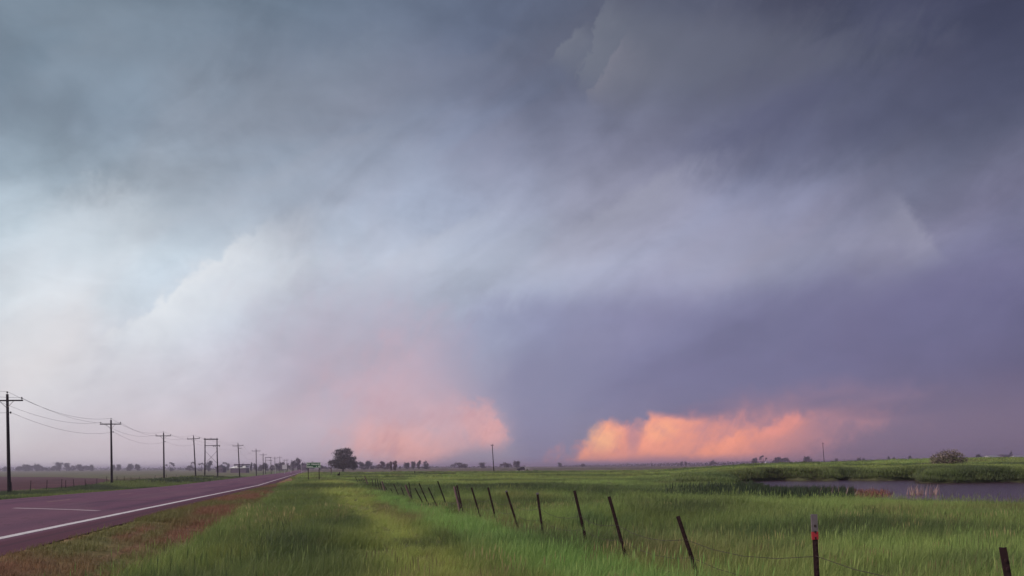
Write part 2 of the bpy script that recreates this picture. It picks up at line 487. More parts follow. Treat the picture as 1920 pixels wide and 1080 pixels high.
class MB:
    """collects shapes into one mesh"""
    def __init__(self): self.v, self.f = [], []
    def add(self, vs, fs):
        b = len(self.v); self.v += [tuple(p) for p in vs]; self.f += [tuple(b + i for i in q) for q in fs]
    def box(self, c, s, rot=None):
        m = rot if rot is not None else Matrix.Identity(3)
        vs = [Vector(c) + m @ Vector((sx * s[0] / 2, sy * s[1] / 2, sz * s[2] / 2)) for sx in (-1, 1) for sy in (-1, 1) for sz in (-1, 1)]
        self.add(vs, [(0, 1, 3, 2), (4, 6, 7, 5), (0, 4, 5, 1), (2, 3, 7, 6), (0, 2, 6, 4), (1, 5, 7, 3)])
    def tube(self, pts, rad, n=8, cap=True):
        pts = [Vector(p) for p in pts]
        rad = rad if isinstance(rad, (list, tuple)) else [rad] * len(pts)
        vs, fs = [], []
        for i, p in enumerate(pts):
            d = (pts[min(i + 1, len(pts) - 1)] - pts[max(i - 1, 0)]).normalized()
            a = d.cross(Vector((0, 0, 1)) if abs(d.z) < 0.9 else Vector((0, 1, 0))).normalized(); b = d.cross(a)
            for k in range(n):
                t = 2 * math.pi * k / n
                vs.append(p + (a * math.cos(t) + b * math.sin(t)) * rad[i])
        for i in range(len(pts) - 1):
            for k in range(n):
                fs.append((i * n + k, i * n + (k + 1) % n, (i + 1) * n + (k + 1) % n, (i + 1) * n + k))
        if cap:
            fs.append(tuple(range(n - 1, -1, -1))); fs.append(tuple((len(pts) - 1) * n + k for k in range(n)))
        self.add(vs, fs)
    def mesh(self, name):
        me = bpy.data.meshes.new(name); me.from_pydata(self.v, [], self.f); me.update(); return me
    def build(self, name, mat, parent=None, smooth=False):
        return link(name, self.mesh(name), mat, parent, smooth)

def np_mesh(name, verts, faces):
    me = bpy.data.meshes.new(name)
    verts = np.asarray(verts, np.float32); faces = np.asarray(faces, np.int32)
    k = faces.shape[1]
    me.vertices.add(len(verts)); me.vertices.foreach_set('co', verts.ravel())
    me.loops.add(faces.size); me.loops.foreach_set('vertex_index', faces.ravel())
    me.polygons.add(len(faces)); me.polygons.foreach_set('loop_start', np.arange(0, faces.size, k, dtype=np.int32))
    me.polygons.foreach_set('loop_total', np.full(len(faces), k, np.int32))
    me.update(calc_edges=True)
    return me

# ------------------------------------------------------------------ materials
def new_mat(name):
    m = bpy.data.materials.new(name); m.use_nodes = True
    m.node_tree.nodes.clear()
    return m, NT(m.node_tree)
def finish(w, shader):
    o = w.n('ShaderNodeOutputMaterial'); w.t.links.new(shader, o.inputs[0])
def principled(w, col, rough=0.8, spec=0.3, normal=None, metal=0.0):
    b = w.n('ShaderNodeBsdfPrincipled')
    w.put(b.inputs['Base Color'], col); w.put(b.inputs['Roughness'], rough)
    b.inputs['Specular IOR Level'].default_value = spec; b.inputs['Metallic'].default_value = metal
    if normal is not None: w.t.links.new(normal, b.inputs['Normal'])
    return b.outputs[0]
def bump(w, h, strength, dist=0.02):
    b = w.n('ShaderNodeBump'); b.inputs['Strength'].default_value = strength; b.inputs['Distance'].default_value = dist
    w.t.links.new(h, b.inputs['Height']); return b.outputs[0]
def simple(name, col, rough=0.7, var=0.25, scale=6.0, spec=0.3, metal=0.0, stretch=(1, 1, 1)):
    m, w = new_mat(name)
    tc = w.n('ShaderNodeTexCoord').outputs['Object']
    nz = w.noise(w.v('MULTIPLY', tc, stretch), scale, 5.0, 0.6)
    c = w.mix(nz, tuple(u * (1 - var) for u in col), tuple(u * (1 + var) for u in col))
    finish(w, principled(w, c, rough, spec, bump(w, nz, 0.3, 0.01), metal))
    return m
M = {}
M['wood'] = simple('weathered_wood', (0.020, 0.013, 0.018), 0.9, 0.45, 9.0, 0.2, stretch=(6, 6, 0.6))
M['pale_wood'] = simple('grey_wood', (0.12, 0.075, 0.085), 0.9, 0.4, 12.0, 0.2, stretch=(5, 5, 0.6))
M['insulator'] = simple('porcelain', (0.03, 0.02, 0.025), 0.3, 0.2, 8.0, 0.5)
M['steel'] = simple('galvanised_steel', (0.09, 0.075, 0.085), 0.5, 0.2, 14.0, 0.5, 0.6)
M['wire'] = simple('old_wire', (0.045, 0.032, 0.032), 0.6, 0.2, 4.0)
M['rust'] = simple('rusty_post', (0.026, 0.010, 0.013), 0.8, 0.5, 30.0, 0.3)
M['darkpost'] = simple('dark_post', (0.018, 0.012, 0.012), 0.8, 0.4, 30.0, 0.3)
M['silver'] = simple('silver_paint', (0.13, 0.105, 0.125), 0.5, 0.25, 40.0, 0.5)
M['redpaint'] = simple('red_paint', (0.33, 0.02, 0.035), 0.5, 0.3, 40.0, 0.5)
M['green_sign'] = simple('sign_green', (0.012, 0.085, 0.035), 0.4, 0.1, 3.0, 0.5)
M['white_paint'] = simple('sign_white', (0.78, 0.80, 0.78), 0.45, 0.06, 3.0, 0.5)
M['pale_sign'] = simple('pale_sign', (0.45, 0.43, 0.50), 0.5, 0.1, 3.0, 0.5)
M['barnwall'] = simple('barn_wall', (0.10, 0.07, 0.11), 0.8, 0.2, 1.0)
M['whitewall'] = simple('white_wall', (0.34, 0.32, 0.38), 0.7, 0.08, 1.0)
M['paleroof'] = simple('pale_metal_roof', (0.24, 0.23, 0.29), 0.5, 0.1, 0.6)
M['brightroof'] = simple('bright_white_roof', (0.86, 0.86, 0.90), 0.4, 0.05, 0.6)
M['darkroof'] = simple('dark_roof', (0.07, 0.055, 0.085), 0.7, 0.2, 0.8)
M['glass'] = simple('dark_glass', (0.015, 0.012, 0.02), 0.12, 0.1, 1.0, 0.6)
M['carpaint'] = simple('dark_purple_paint', (0.025, 0.012, 0.040), 0.28, 0.15, 2.0, 0.6)
M['rubber'] = simple('rubber', (0.012, 0.012, 0.013), 0.85, 0.2, 8.0)
M['bark'] = simple('bark', (0.045, 0.034, 0.040), 0.95, 0.4, 5.0, 0.15, stretch=(4, 4, 0.7))
M['stump'] = simple('charred_wood', (0.010, 0.008, 0.010), 0.9, 0.4, 9.0, 0.2)

def leaf_mat(name, col, var=0.45, trans=0.3):
    m, w = new_mat(name)
    geo = w.n('ShaderNodeNewGeometry')
    rnd = geo.outputs['Random Per Island']
    c = w.mix(rnd, tuple(u * (1 - var) for u in col), tuple(u * (1 + var) for u in col))
    d = principled(w, c, 0.7, 0.25)
    tl = w.n('ShaderNodeBsdfTranslucent'); w.put(tl.inputs[0], c)
    mixs = w.n('ShaderNodeMixShader'); mixs.inputs[0].default_value = trans
    w.t.links.new(d, mixs.inputs[1]); w.t.links.new(tl.outputs[0], mixs.inputs[2])
    finish(w, mixs.outputs[0])
    return m
M['leaf'] = leaf_mat('cottonwood_leaf', (0.050, 0.044, 0.040))
M['leaf_far'] = leaf_mat('far_tree_leaf', (0.048, 0.046, 0.050))
M['leaf_red'] = leaf_mat('reddish_tree_leaf', (0.085, 0.040, 0.046))
M['leaf_olive'] = leaf_mat('silvery_shrub_leaf', (0.185, 0.150, 0.130), 0.6, 0.2)

# grass blades take their plant's own colour from the plant
def grass_mat():
    m, w = new_mat('grass_blade')
    at = w.n('ShaderNodeAttribute', attribute_type='INSTANCER', attribute_name='tint')
    rnd = w.n('ShaderNodeNewGeometry').outputs['Random Per Island']
    c = w.scale(at.outputs['Color'], w.m('ADD', 0.92, w.m('MULTIPLY', rnd, 0.56)))
    d = principled(w, c, 0.55, 0.3)
    tl = w.n('ShaderNodeBsdfTranslucent'); w.put(tl.inputs[0], c)
    mixs = w.n('ShaderNodeMixShader'); mixs.inputs[0].default_value = 0.5
    w.t.links.new(d, mixs.inputs[1]); w.t.links.new(tl.outputs[0], mixs.inputs[2])
    finish(w, mixs.outputs[0])
    return m
M['grass'] = grass_mat()

# ------------------------------------------------------------------ land cover (what grows or lies where)
G_MID = np.array([0.150, 0.190, 0.066]); G_DARK = np.array([0.050, 0.070, 0.036]); G_BRIGHT = np.array([0.225, 0.300, 0.095])
G_YEL = np.array([0.250, 0.285, 0.085]); G_BLUE = np.array([0.105, 0.165, 0.070]); G_BROWN = np.array([0.190, 0.135, 0.075])
DRY = np.array([0.215, 0.112, 0.076]); OLIVE = np.array([0.150, 0.140, 0.058])
FAR_TAN = np.array([0.150, 0.118, 0.100]); PLOUGH = np.array([0.150, 0.078, 0.082]); PLOUGH2 = np.array([0.085, 0.038, 0.050])

def lerp(a, b, w):
    w = np.asarray(w)[..., None]
    return a * (1 - w) + b * w
def in_plough(x, y, q):
    lim = np.interp(-x, [50, 61, 102, 180, 269, 420], [60, 118, 205, 320, 400, 520])
    return (q < -31.5 + (vnoise(y / 6.0, q * 0 + 2, 5) - 0.5) * 1.2) & (y < lim) & (x < -25)
def cover(x, y):
    """plant colour at a place, and its kind: 0 tall grass, 1 short verge, 2 bare field, 3 weeds"""
    x = np.asarray(x, float); y = np.asarray(y, float)
    q = x + TANA * y
    rd = np.hypot(x, y)
    n1 = fbm(x / 7.0, y / 10.0, 31); n2 = fbm(x / 2.2, y / 2.6, 41); n3 = fbm(x / 22.0, y / 30.0, 51)
    col = lerp(np.broadcast_to(G_MID, x.shape + (3,)), G_BRIGHT, sstep(n1, 0.45, 0.75))
    col = lerp(col, G_BLUE, sstep(n2, 0.56, 0.76) * 0.8)
    col = lerp(col, G_YEL, sstep(n3, 0.50, 0.72) * 0.55)
    col = lerp(col, G_BROWN, sstep(fbm(x / 3.4, y / 6.0, 61), 0.60, 0.78) * 0.65)
    col = lerp(col, G_BRIGHT * 1.15, (q > Q_FENCE) * sstep(fbm(x / 12.0, y / 12.0, 33), 0.35, 0.6) * 0.6)
    col = lerp(col, np.array([0.19, 0.17, 0.08]), (q > Q_FENCE) * np.exp(-((x - 1.9) / 2.2) ** 2 - ((y - 12.0) / 2.2) ** 2) * 0.85)
    roll = fbm(x / 42.0, y / 20.0, 141, 5)
    col = lerp(col, G_DARK * 1.25, (q > Q_FENCE) * sstep(y, 24, 40) * sstep(roll, 0.52, 0.62) * 0.6)
    col = lerp(col, G_YEL * 1.0, (q > Q_FENCE) * sstep(y, 24, 40) * (1 - sstep(roll, 0.38, 0.50)) * 0.55)
    # tall verge between road and fence: darker, a yellow swath of bent grass along the fence
    verge = (q > Q_TALL - 0.4) & (q < Q_FENCE - 0.3) & (y < 90)
    vcol = lerp(np.broadcast_to(G_MID * 1.02, x.shape + (3,)), G_DARK * 1.25, sstep(n2, 0.50, 0.74) * 0.6)
    vcol = lerp(vcol, G_YEL * 0.85, sstep(fbm(x / 1.6, y / 3.2, 77), 0.5, 0.7) * 0.6)
    vcol = lerp(vcol, G_BRIGHT * 0.9, sstep(-q, 1.2, 2.4) * sstep(n1, 0.3, 0.6) * 0.8)  # lit ridge on the road side, its light painted into the grass colour
    cq = np.interp(y, [5, 9.5, 22, 34, 60], [1.2, 1.45, 2.1, 1.9, 2.4]) + (n1 - 0.5) * 0.5
    hw = np.interp(y, [5, 9.5, 22, 34, 60], [0.9, 0.85, 0.55, 0.8, 1.5])
    swath = np.exp(-((q - cq) / hw) ** 2)
    vcol = lerp(vcol, np.array([0.220, 0.350, 0.105]), sstep(q, 2.5, 3.3) * 0.9)
    vcol = lerp(vcol, G_YEL * 1.25, np.clip(swath * 1.25, 0, 1))
    vcol = lerp(vcol, G_BROWN, np.clip(np.exp(-((q - cq - 0.75) / 0.5) ** 2) * sstep(fbm(x / 1.5, y / 4.0, 71), 0.46, 0.62), 0, 1) * 0.7)
    col = np.where(verge[..., None], vcol, col)
    kind = np.zeros(x.shape, int)
    # mown dry verge next to the road
    mown = (q > Q_EDGE) & (q < Q_TALL + (n2 - 0.5) * 0.7)
    mcol = lerp(np.broadcast_to(OLIVE, x.shape + (3,)), DRY, sstep(fbm(q / 0.8, y / 4.5, 81), 0.32, 0.60))
    col = np.where(mown[..., None], mcol, col); kind = np.where(mown, 1, kind)
    # left roadside
    lv = (q < Q_LEFT) & (q > -18.0)
    lcol = lerp(np.broadcast_to(OLIVE * 1.15, x.shape + (3,)), G_MID, sstep(n2, 0.4, 0.7))
    col = np.where(lv[..., None], lcol, col); kind = np.where(lv, 1, kind)
    lw = (q <= -18.0) & (q > -33)
    wcol = lerp(np.broadcast_to(G_MID * 0.85, x.shape + (3,)), G_DARK, sstep(n1, 0.40, 0.62))
    col = np.where(lw[..., None], wcol, col); kind = np.where(lw, 3, kind)
    lf = (q <= -33)
    fcol = lerp(np.broadcast_to(np.array([0.110, 0.122, 0.060]), x.shape + (3,)), np.array([0.135, 0.115, 0.078]), sstep(n3, 0.4, 0.65))
    col = np.where(lf[..., None], fcol, col)
    pl = in_plough(x, y, q)
    lim = np.interp(-x, [50, 61, 102, 180, 269, 420], [60, 118, 205, 320, 400, 520])
    fur = 0.8 + 0.4 * fbm((x * SA * -1 + y * CA) / 3.0, q / 30.0, 15) 
    pcol = fur[..., None] * lerp(np.broadcast_to(PLOUGH, x.shape + (3,)), PLOUGH2, np.clip(sstep(y / lim, 0.45, 0.62) + (n1 - 0.5) * 0.8, 0, 1))
    col = np.where(pl[..., None], pcol, col); kind = np.where(pl, 2, kind)
    # brownish far fields beyond the pasture
    px = x / np.maximum(y, 1.0) * F + 960
    edge = np.interp(px, [560, 700, 1000, 1300, 1500, 1750], [330, 330, 345, 345, 330, 440])
    ff = sstep(y + (n3 - 0.5) * 60, edge - 12, edge + 12) * (q > -8)
    bands = vnoise(y / 90.0 + n3, x * 0 + 3.3, 91)
    fc = lerp(np.broadcast_to(FAR_TAN, x.shape + (3,)), np.array([0.095, 0.075, 0.070]), sstep(bands, 0.45, 0.6))
    fc = lerp(fc, np.array([0.10, 0.11, 0.06]), sstep(bands, 0.72, 0.85) * 0.7)
    col = lerp(col, fc, ff); kind = np.where(ff > 0.5, 2, kind)
    # rank dark growth: ditch patch before the sign, tufts in the pasture, bank foot of the pond
    def patch(px_, py_, z_, rx, ry):
        X = (px_ - 960) / F * z_
        return np.exp(-(((x - X) / rx) ** 2 + ((y - z_) / ry) ** 2))
    dk = patch(655, 0, 62, 6.5, 7.0) * 1.3 + patch(1400, 0, 16.0, 1.5, 1.5) * 1.2 + patch(1330, 0, 16.5, 1.1, 1.0) + patch(1665, 0, 16.5, 1.9, 1.3) * 1.2 \
        + patch(1445, 0, 13.0, 0.5, 0.9) * 1.1 + patch(1120, 0, 14, 0.9, 1.2) * 1.1 + patch(800, 0, 16.0, 0.9, 1.2) + patch(1060, 0, 14.5, 1.6, 1.2) * 0.9 \
        + patch(1050, 0, 31, 6, 2.5) + patch(1250, 0, 48, 12, 7) + patch(1860, 0, 10.5, 0.9, 0.9) + patch(1700, 0, 9.6, 0.7, 0.6) * 0.9 + patch(890, 0, 42, 6, 3) * 0.9 \
        + patch(560, 0, 15, 0.8, 1.2) + patch(300, 0, 9.0, 0.5, 0.8) + patch(660, 0, 10.5, 0.6, 0.9) * 0.8
    dk = dk + sstep(fbm(x / 5.0, y / 6.0, 201), 0.60, 0.74) * (q > Q_FENCE) * 0.9
    col = lerp(col, G_DARK, np.clip(dk, 0, 1) * 0.72)
    sd = pond_sd(x, y)
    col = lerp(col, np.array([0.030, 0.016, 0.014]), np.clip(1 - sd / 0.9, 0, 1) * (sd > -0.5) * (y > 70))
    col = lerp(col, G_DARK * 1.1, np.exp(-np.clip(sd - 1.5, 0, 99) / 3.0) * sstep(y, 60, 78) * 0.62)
    return col, kind, ff

# ------------------------------------------------------------------ ground sheet
def ground_mesh():
    az = np.concatenate([np.linspace(-180, -46, 48, endpoint=False), np.linspace(-46, 46, 470, endpoint=False), np.linspace(46, 180, 48, endpoint=False)])
    rr = np.concatenate([[0.6, 1.2, 2.0], np.geomspace(2.6, 60, 150), np.geomspace(60.6, 130, 80)[0:], np.geomspace(132, 9000, 190)])
    a = np.radians(az)
    X = np.outer(rr, np.sin(a)); Y = np.outer(rr, np.cos(a))
    nA, nR = len(az), len(rr)
    Z = ground_z(X, Y)
    verts = np.concatenate([np.stack([X, Y, Z], -1).reshape(-1, 3), [[0, 0, gz(0, 0)]]])
    i, j = np.meshgrid(np.arange(nR - 1), np.arange(nA), indexing='ij')
    j2 = (j + 1) % nA
    faces = np.stack([i * nA + j, (i + 1) * nA + j, (i + 1) * nA + j2, i * nA + j2], -1).reshape(-1, 4)[:, ::-1]
    c = len(verts) - 1
    me = bpy.data.meshes.new('ground')
    cf = [(c, (k + 1) % nA, k) for k in range(nA)]
    nq = len(faces)
    loops = np.concatenate([faces.ravel(), np.array(cf).ravel()]).astype(np.int32)
    starts = np.concatenate([np.arange(0, nq * 4, 4), nq * 4 + np.arange(0, len(cf) * 3, 3)]).astype(np.int32)
    tot = np.concatenate([np.full(nq, 4), np.full(len(cf), 3)]).astype(np.int32)
    me.vertices.add(len(verts)); me.vertices.foreach_set('co', verts.astype(np.float32).ravel())
    me.loops.add(len(loops)); me.loops.foreach_set('vertex_index', loops)
    me.polygons.add(len(starts)); me.polygons.foreach_set('loop_start', starts); me.polygons.foreach_set('loop_total', tot)
    me.update(calc_edges=True)
    me.polygons.foreach_set('use_smooth', np.ones(len(starts), bool))
    vx, vy = verts[:, 0], verts[:, 1]
    col, kind, ff = cover(vx, vy)
    soil = np.array([0.060, 0.048, 0.032])
    rd = np.hypot(vx, vy)
    # under tall grass the soil and litter show; the sward itself colours the ground beyond the reach of single plants
    k = np.where(kind == 0, 1 - sstep(rd, 60, 220) , np.where(kind == 3, 1 - sstep(rd, 120, 320), 0.0))
    col = lerp(col, soil * 0.6 + col * 0.4, k)
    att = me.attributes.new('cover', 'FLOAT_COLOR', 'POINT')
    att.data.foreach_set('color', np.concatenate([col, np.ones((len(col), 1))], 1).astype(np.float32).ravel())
    return me

def ground_mat():
    m, w = new_mat('ground')
    at = w.n('ShaderNodeAttribute', attribute_type='GEOMETRY', attribute_name='cover')
    p = w.n('ShaderNodeNewGeometry').outputs['Position']
    q = w.v('MULTIPLY', p, (0.35, 1.0, 1.0))
    a = w.noise(q, 0.9, 6.0, 0.6, 0.3); b = w.noise(p, 0.09, 4.0, 0.55); c = w.noise(p, 9.0, 4.0, 0.65)
    g = w.m('ADD', w.m('ADD', w.m('MULTIPLY', w.m('SUBTRACT', a, 0.5), 1.1), w.m('MULTIPLY', w.m('SUBTRACT', b, 0.5), 0.8)), w.m('MULTIPLY', w.m('SUBTRACT', c, 0.5), 0.9))
    col = w.scale(at.outputs['Color'], w.m('MAXIMUM', w.m('ADD', 1.0, g), 0.25))
    h = w.m('ADD', w.m('MULTIPLY', a, 1.0), w.m('MULTIPLY', c, 0.25))
    finish(w, principled(w, col, 0.95, 0.1, bump(w, h, 0.9, 0.25)))
    return m
ground = link('ground', ground_mesh(), ground_mat())
tag(ground, kind='structure')

# ------------------------------------------------------------------ road with its paint
def road_mat():
    m, w = new_mat('pink_asphalt')
    uv = w.n('ShaderNodeUVMap', uv_map='lane').outputs[0]
    s = w.sep(uv)
    lat, lon = s[0], s[1]
    p = w.n('ShaderNodeNewGeometry').outputs['Position']
    grain = w.noise(p, 22.0, 5.0, 0.7); mid = w.noise(w.xyz(w.m('MULTIPLY', lat, 1.3), w.m('MULTIPLY', lon, 0.05), 0.0), 1.0, 4.0, 0.55)
    blot = w.noise(w.xyz(w.m('MULTIPLY', lat, 0.6), w.m('MULTIPLY', lon, 0.14), 4.0), 1.0, 5.0, 0.6)
    # polished, darker wheel paths
    def path(c, wd):
        d = w.m('DIVIDE', w.m('SUBTRACT', lat, c), wd)
        return w.m('POWER', 2.71828, w.m('MULTIPLY', w.m('MULTIPLY', d, d), -1.0))
    wp = w.m('ADD', w.m('ADD', path(-6.5, 0.45), path(-8.5, 0.5)), w.m('ADD', path(-12.0, 0.45), path(-13.6, 0.4)))
    f = w.m('ADD', w.m('MULTIPLY', wp, 0.45), w.m('MULTIPLY', w.m('SUBTRACT', mid, 0.45), 1.1), clamp=True)
    c = w.mix(f, (0.135, 0.050, 0.098), (0.055, 0.022, 0.062))
    c = w.mix(w.m('MULTIPLY', w.step(blot, 0.5, 0.75), 0.5), c, (0.052, 0.024, 0.062))
    def crack(sx, sy, thin, seed):
        vo = w.n('ShaderNodeTexVoronoi', feature='DISTANCE_TO_EDGE', voronoi_dimensions='3D')
        warp_ = w.m('MULTIPLY', w.m('SUBTRACT', blot, 0.5), 1.6)
        w.put(vo.inputs['Vector'], w.xyz(w.m('ADD', w.m('MULTIPLY', lat, sx), warp_), w.m('ADD', w.m('MULTIPLY', lon, sy), warp_), seed))
        vo.inputs['Scale'].default_value = 1.0
        return w.step(vo.outputs['Distance'], thin, thin * 0.3)
    ck = w.m('MAXIMUM', crack(0.16, 0.09, 0.006, 2.0), w.m('MULTIPLY', crack(0.5, 0.22, 0.014, 7.0), w.step(blot, 0.5, 0.62)))
    c = w.mix(w.m('MULTIPLY', ck, 0.75), c, (0.022, 0.012, 0.022))
    patchy = w.noise(w.xyz(w.m('MULTIPLY', lat, 0.30), w.m('MULTIPLY', lon, 0.035), 9.0), 1.0, 2.0, 0.4)
    c = w.mix(w.m('MULTIPLY', w.step(patchy, 0.52, 0.56), 0.30), c, (0.17, 0.085, 0.125))
    sh = w.step(lat, -5.55, -5.3)
    c = w.mix(sh, c, w.mix(blot, (0.068, 0.018, 0.044), (0.105, 0.030, 0.052)))
    # seam where the shoulder overlay ends
    seam = w.m('ABSOLUTE', w.m('SUBTRACT', w.m('ADD', lat, w.m('MULTIPLY', mid, 0.12)), -5.02))
    c = w.mix(w.m('MULTIPLY', w.step(seam, 0.10, 0.02), 0.65), c, (0.05, 0.018, 0.035))
    c = w.scale(c, w.m('ADD', 0.72, w.m('MULTIPLY', grain, 0.56)))
    finish(w, principled(w, c, 0.86, 0.22, bump(w, grain, 0.5, 0.006)))
    return m
def paint_mat(name, col, wear):
    m, w = new_mat(name)
    p = w.n('ShaderNodeNewGeometry').outputs['Position']
    nz = w.noise(p, 5.0, 6.0, 0.7); fine = w.noise(p, 40.0, 3.0, 0.6)
    k = w.step(w.m('ADD', w.m('MULTIPLY', nz, 0.6), w.m('MULTIPLY', fine, 0.4)), wear - 0.08, wear + 0.08)
    c = w.mix(k, (0.17, 0.085, 0.12), col)
    finish(w, principled(w, c, 0.7, 0.3))
    return m
def strip(name, q0, q1, y0, y1, lift, mat, parent=None, n=2, step=1.0, skirt=False, jit=0.0):
    ys = [y0]
    while ys[-1] < y1:
        ys.append(min(y1, ys[-1] + step * max(1.0, abs(ys[-1]) / 25.0)))
    ys = np.array(ys)
    qs = np.linspace(q0, q1, n)
    V, uvs = [], []
    cols = ([qs[0] - 0.05] if skirt else []) + list(qs) + ([qs[-1] + 0.05] if skirt else [])
    for y in ys:
        for ci, q in enumerate(cols):
            edge = skirt and ci in (0, len(cols) - 1)
            jq = q
            if jit and ci in (0, 1, len(cols) - 2, len(cols) - 1):
                jq = q + (float(fbm(np.array([y / 0.9]), np.array([q]), 7)[0]) - 0.5) * jit
            crown = 0.10 * (1 - ((q + 10.3) / 5.0) ** 2) if True else 0
            z = EYE + float(road_e(y)) + 0.02 + max(crown, -0.05) - 0.05 + lift - (0.35 if edge else 0)
            V.append((jq - TANA * y, y, z)); uvs.append((q, y / CA))
    k = len(cols)
    Fq = [(i * k + j, i * k + j + 1, (i + 1) * k + j + 1, (i + 1) * k + j) for i in range(len(ys) - 1) for j in range(k - 1)]
    me = bpy.data.meshes.new(name); me.from_pydata(V, [], Fq); me.update()
    uvl = me.uv_layers.new(name='lane')
    li = np.zeros(len(me.loops), np.int32); me.loops.foreach_get('vertex_index', li)
    uvl.data.foreach_set('uv', np.array(uvs, np.float32)[li].ravel())
    o = link(name, me, mat, parent)
    return o
road = strip('road', Q_LEFT, Q_EDGE, -45, 1400, 0.0, road_mat(), None, n=24, step=1.0, skirt=True, jit=0.22)
tag(road, kind='structure')
M['linepaint'] = paint_mat('worn_white_paint', (0.66, 0.62, 0.67), 0.40)
M['faintpaint'] = paint_mat('faded_white_paint', (0.45, 0.36, 0.42), 0.42)
M['yellowpaint'] = paint_mat('faded_yellow_paint', (0.34, 0.20, 0.10), 0.52)
strip('edge_line', Q_WHITE - 0.09, Q_WHITE + 0.09, -45, 700, 0.006, M['linepaint'], road, n=2, step=0.6, jit=0.03)
for y0 in range(-30, 260, 12):
    strip('centre_dash', -10.68, -10.54, y0 + 2.0, y0 + 5.2, 0.006, M['yellowpaint'], road, n=2, step=1.0)
# pale bar of old paint that runs across the near lane
mb = MB()
vs = []
for q, y in ((-9.7, 26.0), (-8.7, 25.55), (-7.6, 25.15), (-6.6, 24.75)):
    for dy_ in (-0.15, 0.15):
        crown = 0.10 * (1 - ((q + 10.3) / 5.0) ** 2)
        vs.append((q - TANA * y, y + dy_, EYE + float(road_e(y + dy_)) + 0.02 + crown - 0.05 + 0.008))
mb.add(vs, [(0, 2, 3, 1), (2, 4, 5, 3), (4, 6, 7, 5)])
mb.build('painted_bar', M['faintpaint'], road)

# ------------------------------------------------------------------ pond
def water_mat():
    m, w = new_mat('pond_water')
    p = w.n('ShaderNodeNewGeometry').outputs['Position']
    a = w.noise(w.v('MULTIPLY', p, (0.5, 1.6, 1.0)), 1.6, 4.0, 0.6, 0.6); b = w.noise(w.v('MULTIPLY', p, (1.0, 2.2, 1.0)), 6.0, 3.0, 0.6)
    h = w.m('ADD', a, w.m('MULTIPLY', b, 0.35))
    b_ = w.n('ShaderNodeBsdfPrincipled')
    b_.inputs['Base Color'].default_value = (0.055, 0.010, 0.042, 1)
    b_.inputs['Roughness'].default_value = 0.10
    b_.inputs['IOR'].default_value = 1.333
    w.t.links.new(bump(w, h, 0.55, 0.10), b_.inputs['Normal'])
    finish(w, b_.outputs[0])
    return m
cx_ = sum(p[0] for p in POND) / len(POND); cy_ = sum(p[1] for p in POND) / len(POND)
me = bpy.data.meshes.new('pond')
me.from_pydata([(x + (x - cx_) * 0.004, y + (y - cy_) * 0.004, WATER) for x, y in POND], [], [tuple(range(len(POND)))])
me.update()
if me.polygons[0].normal.z < 0: me.flip_normals()
pond = link('pond', me, water_mat()); tag(pond, kind='structure')

# ------------------------------------------------------------------ grass
def blade(V, Fc, x, y, h, wd, lean, laz, faz, segs=3, curl=1.0):
    fx, fy = math.cos(faz), math.sin(faz)
    lx, ly = math.cos(laz), math.sin(laz)
    b = len(V)
    for k in range(segs + 1):
        t = k / segs
        off = lean * h * t ** (1 + curl)
        zz = h * t * math.sqrt(max(0.1, 1 - (lean * t * 0.75) ** 2))
        hw = wd * 0.5 * (1 - t ** 1.6)
        cx, cy = x + lx * off, y + ly * off
        if k < segs:
            V.append((cx - fx * hw, cy - fy * hw, zz)); V.append((cx + fx * hw, cy + fy * hw, zz))
        else:
            V.append((cx, cy, zz))
    for k in range(segs - 1):
        Fc.append((b + 2 * k, b + 2 * k + 1, b + 2 * k + 3, b + 2 * k + 2))
    Fc.append((b + 2 * (segs - 1), b + 2 * (segs - 1) + 1, b + 2 * segs))
def clump(name, n, rad, hmin, hmax, wmin, wmax, lean, seed, segs=3, wind=0.35, seedheads=0):
    r = random.Random(seed)
    V, Fc = [], []
    for k in range(n):
        a = r.uniform(0, 2 * math.pi); d = rad * math.sqrt(r.random())
        laz = r.uniform(0, 2 * math.pi)
        lx = math.cos(laz) * (1 - wind) + wind * 1.6; ly = math.sin(laz) * (1 - wind)
        blade(V, Fc, d * math.cos(a), d * math.sin(a), r.uniform(hmin, hmax), r.uniform(wmin, wmax), r.uniform(0.1, lean), math.atan2(ly, lx), r.uniform(0, math.pi), segs, r.uniform(0.5, 1.3))
    for k in range(seedheads):
        a = r.uniform(0, 2 * math.pi); d = rad * math.sqrt(r.random()); x, y = d * math.cos(a), d * math.sin(a)
        h = hmax * r.uniform(1.0, 1.2); l = r.uniform(0.05, 0.25)
        blade(V, Fc, x, y, h, 0.003, l, 0.0, r.uniform(0, math.pi), 2, 1.0)
        b = len(V); tx = x + l * h
        for dz, ww in ((-0.10, 0.0015), (-0.05, 0.0045), (0.0, 0.001)):
            V.append((tx - ww, y, h + dz)); V.append((tx + ww, y, h + dz))
        Fc += [(b, b + 1, b + 3, b + 2), (b + 2, b + 3, b + 5, b + 4)]
    me = bpy.data.meshes.new(name); me.from_pydata(V, [], Fc); me.update()
    me.materials.append(M['grass'])
    return bpy.data.objects.new(name, me)
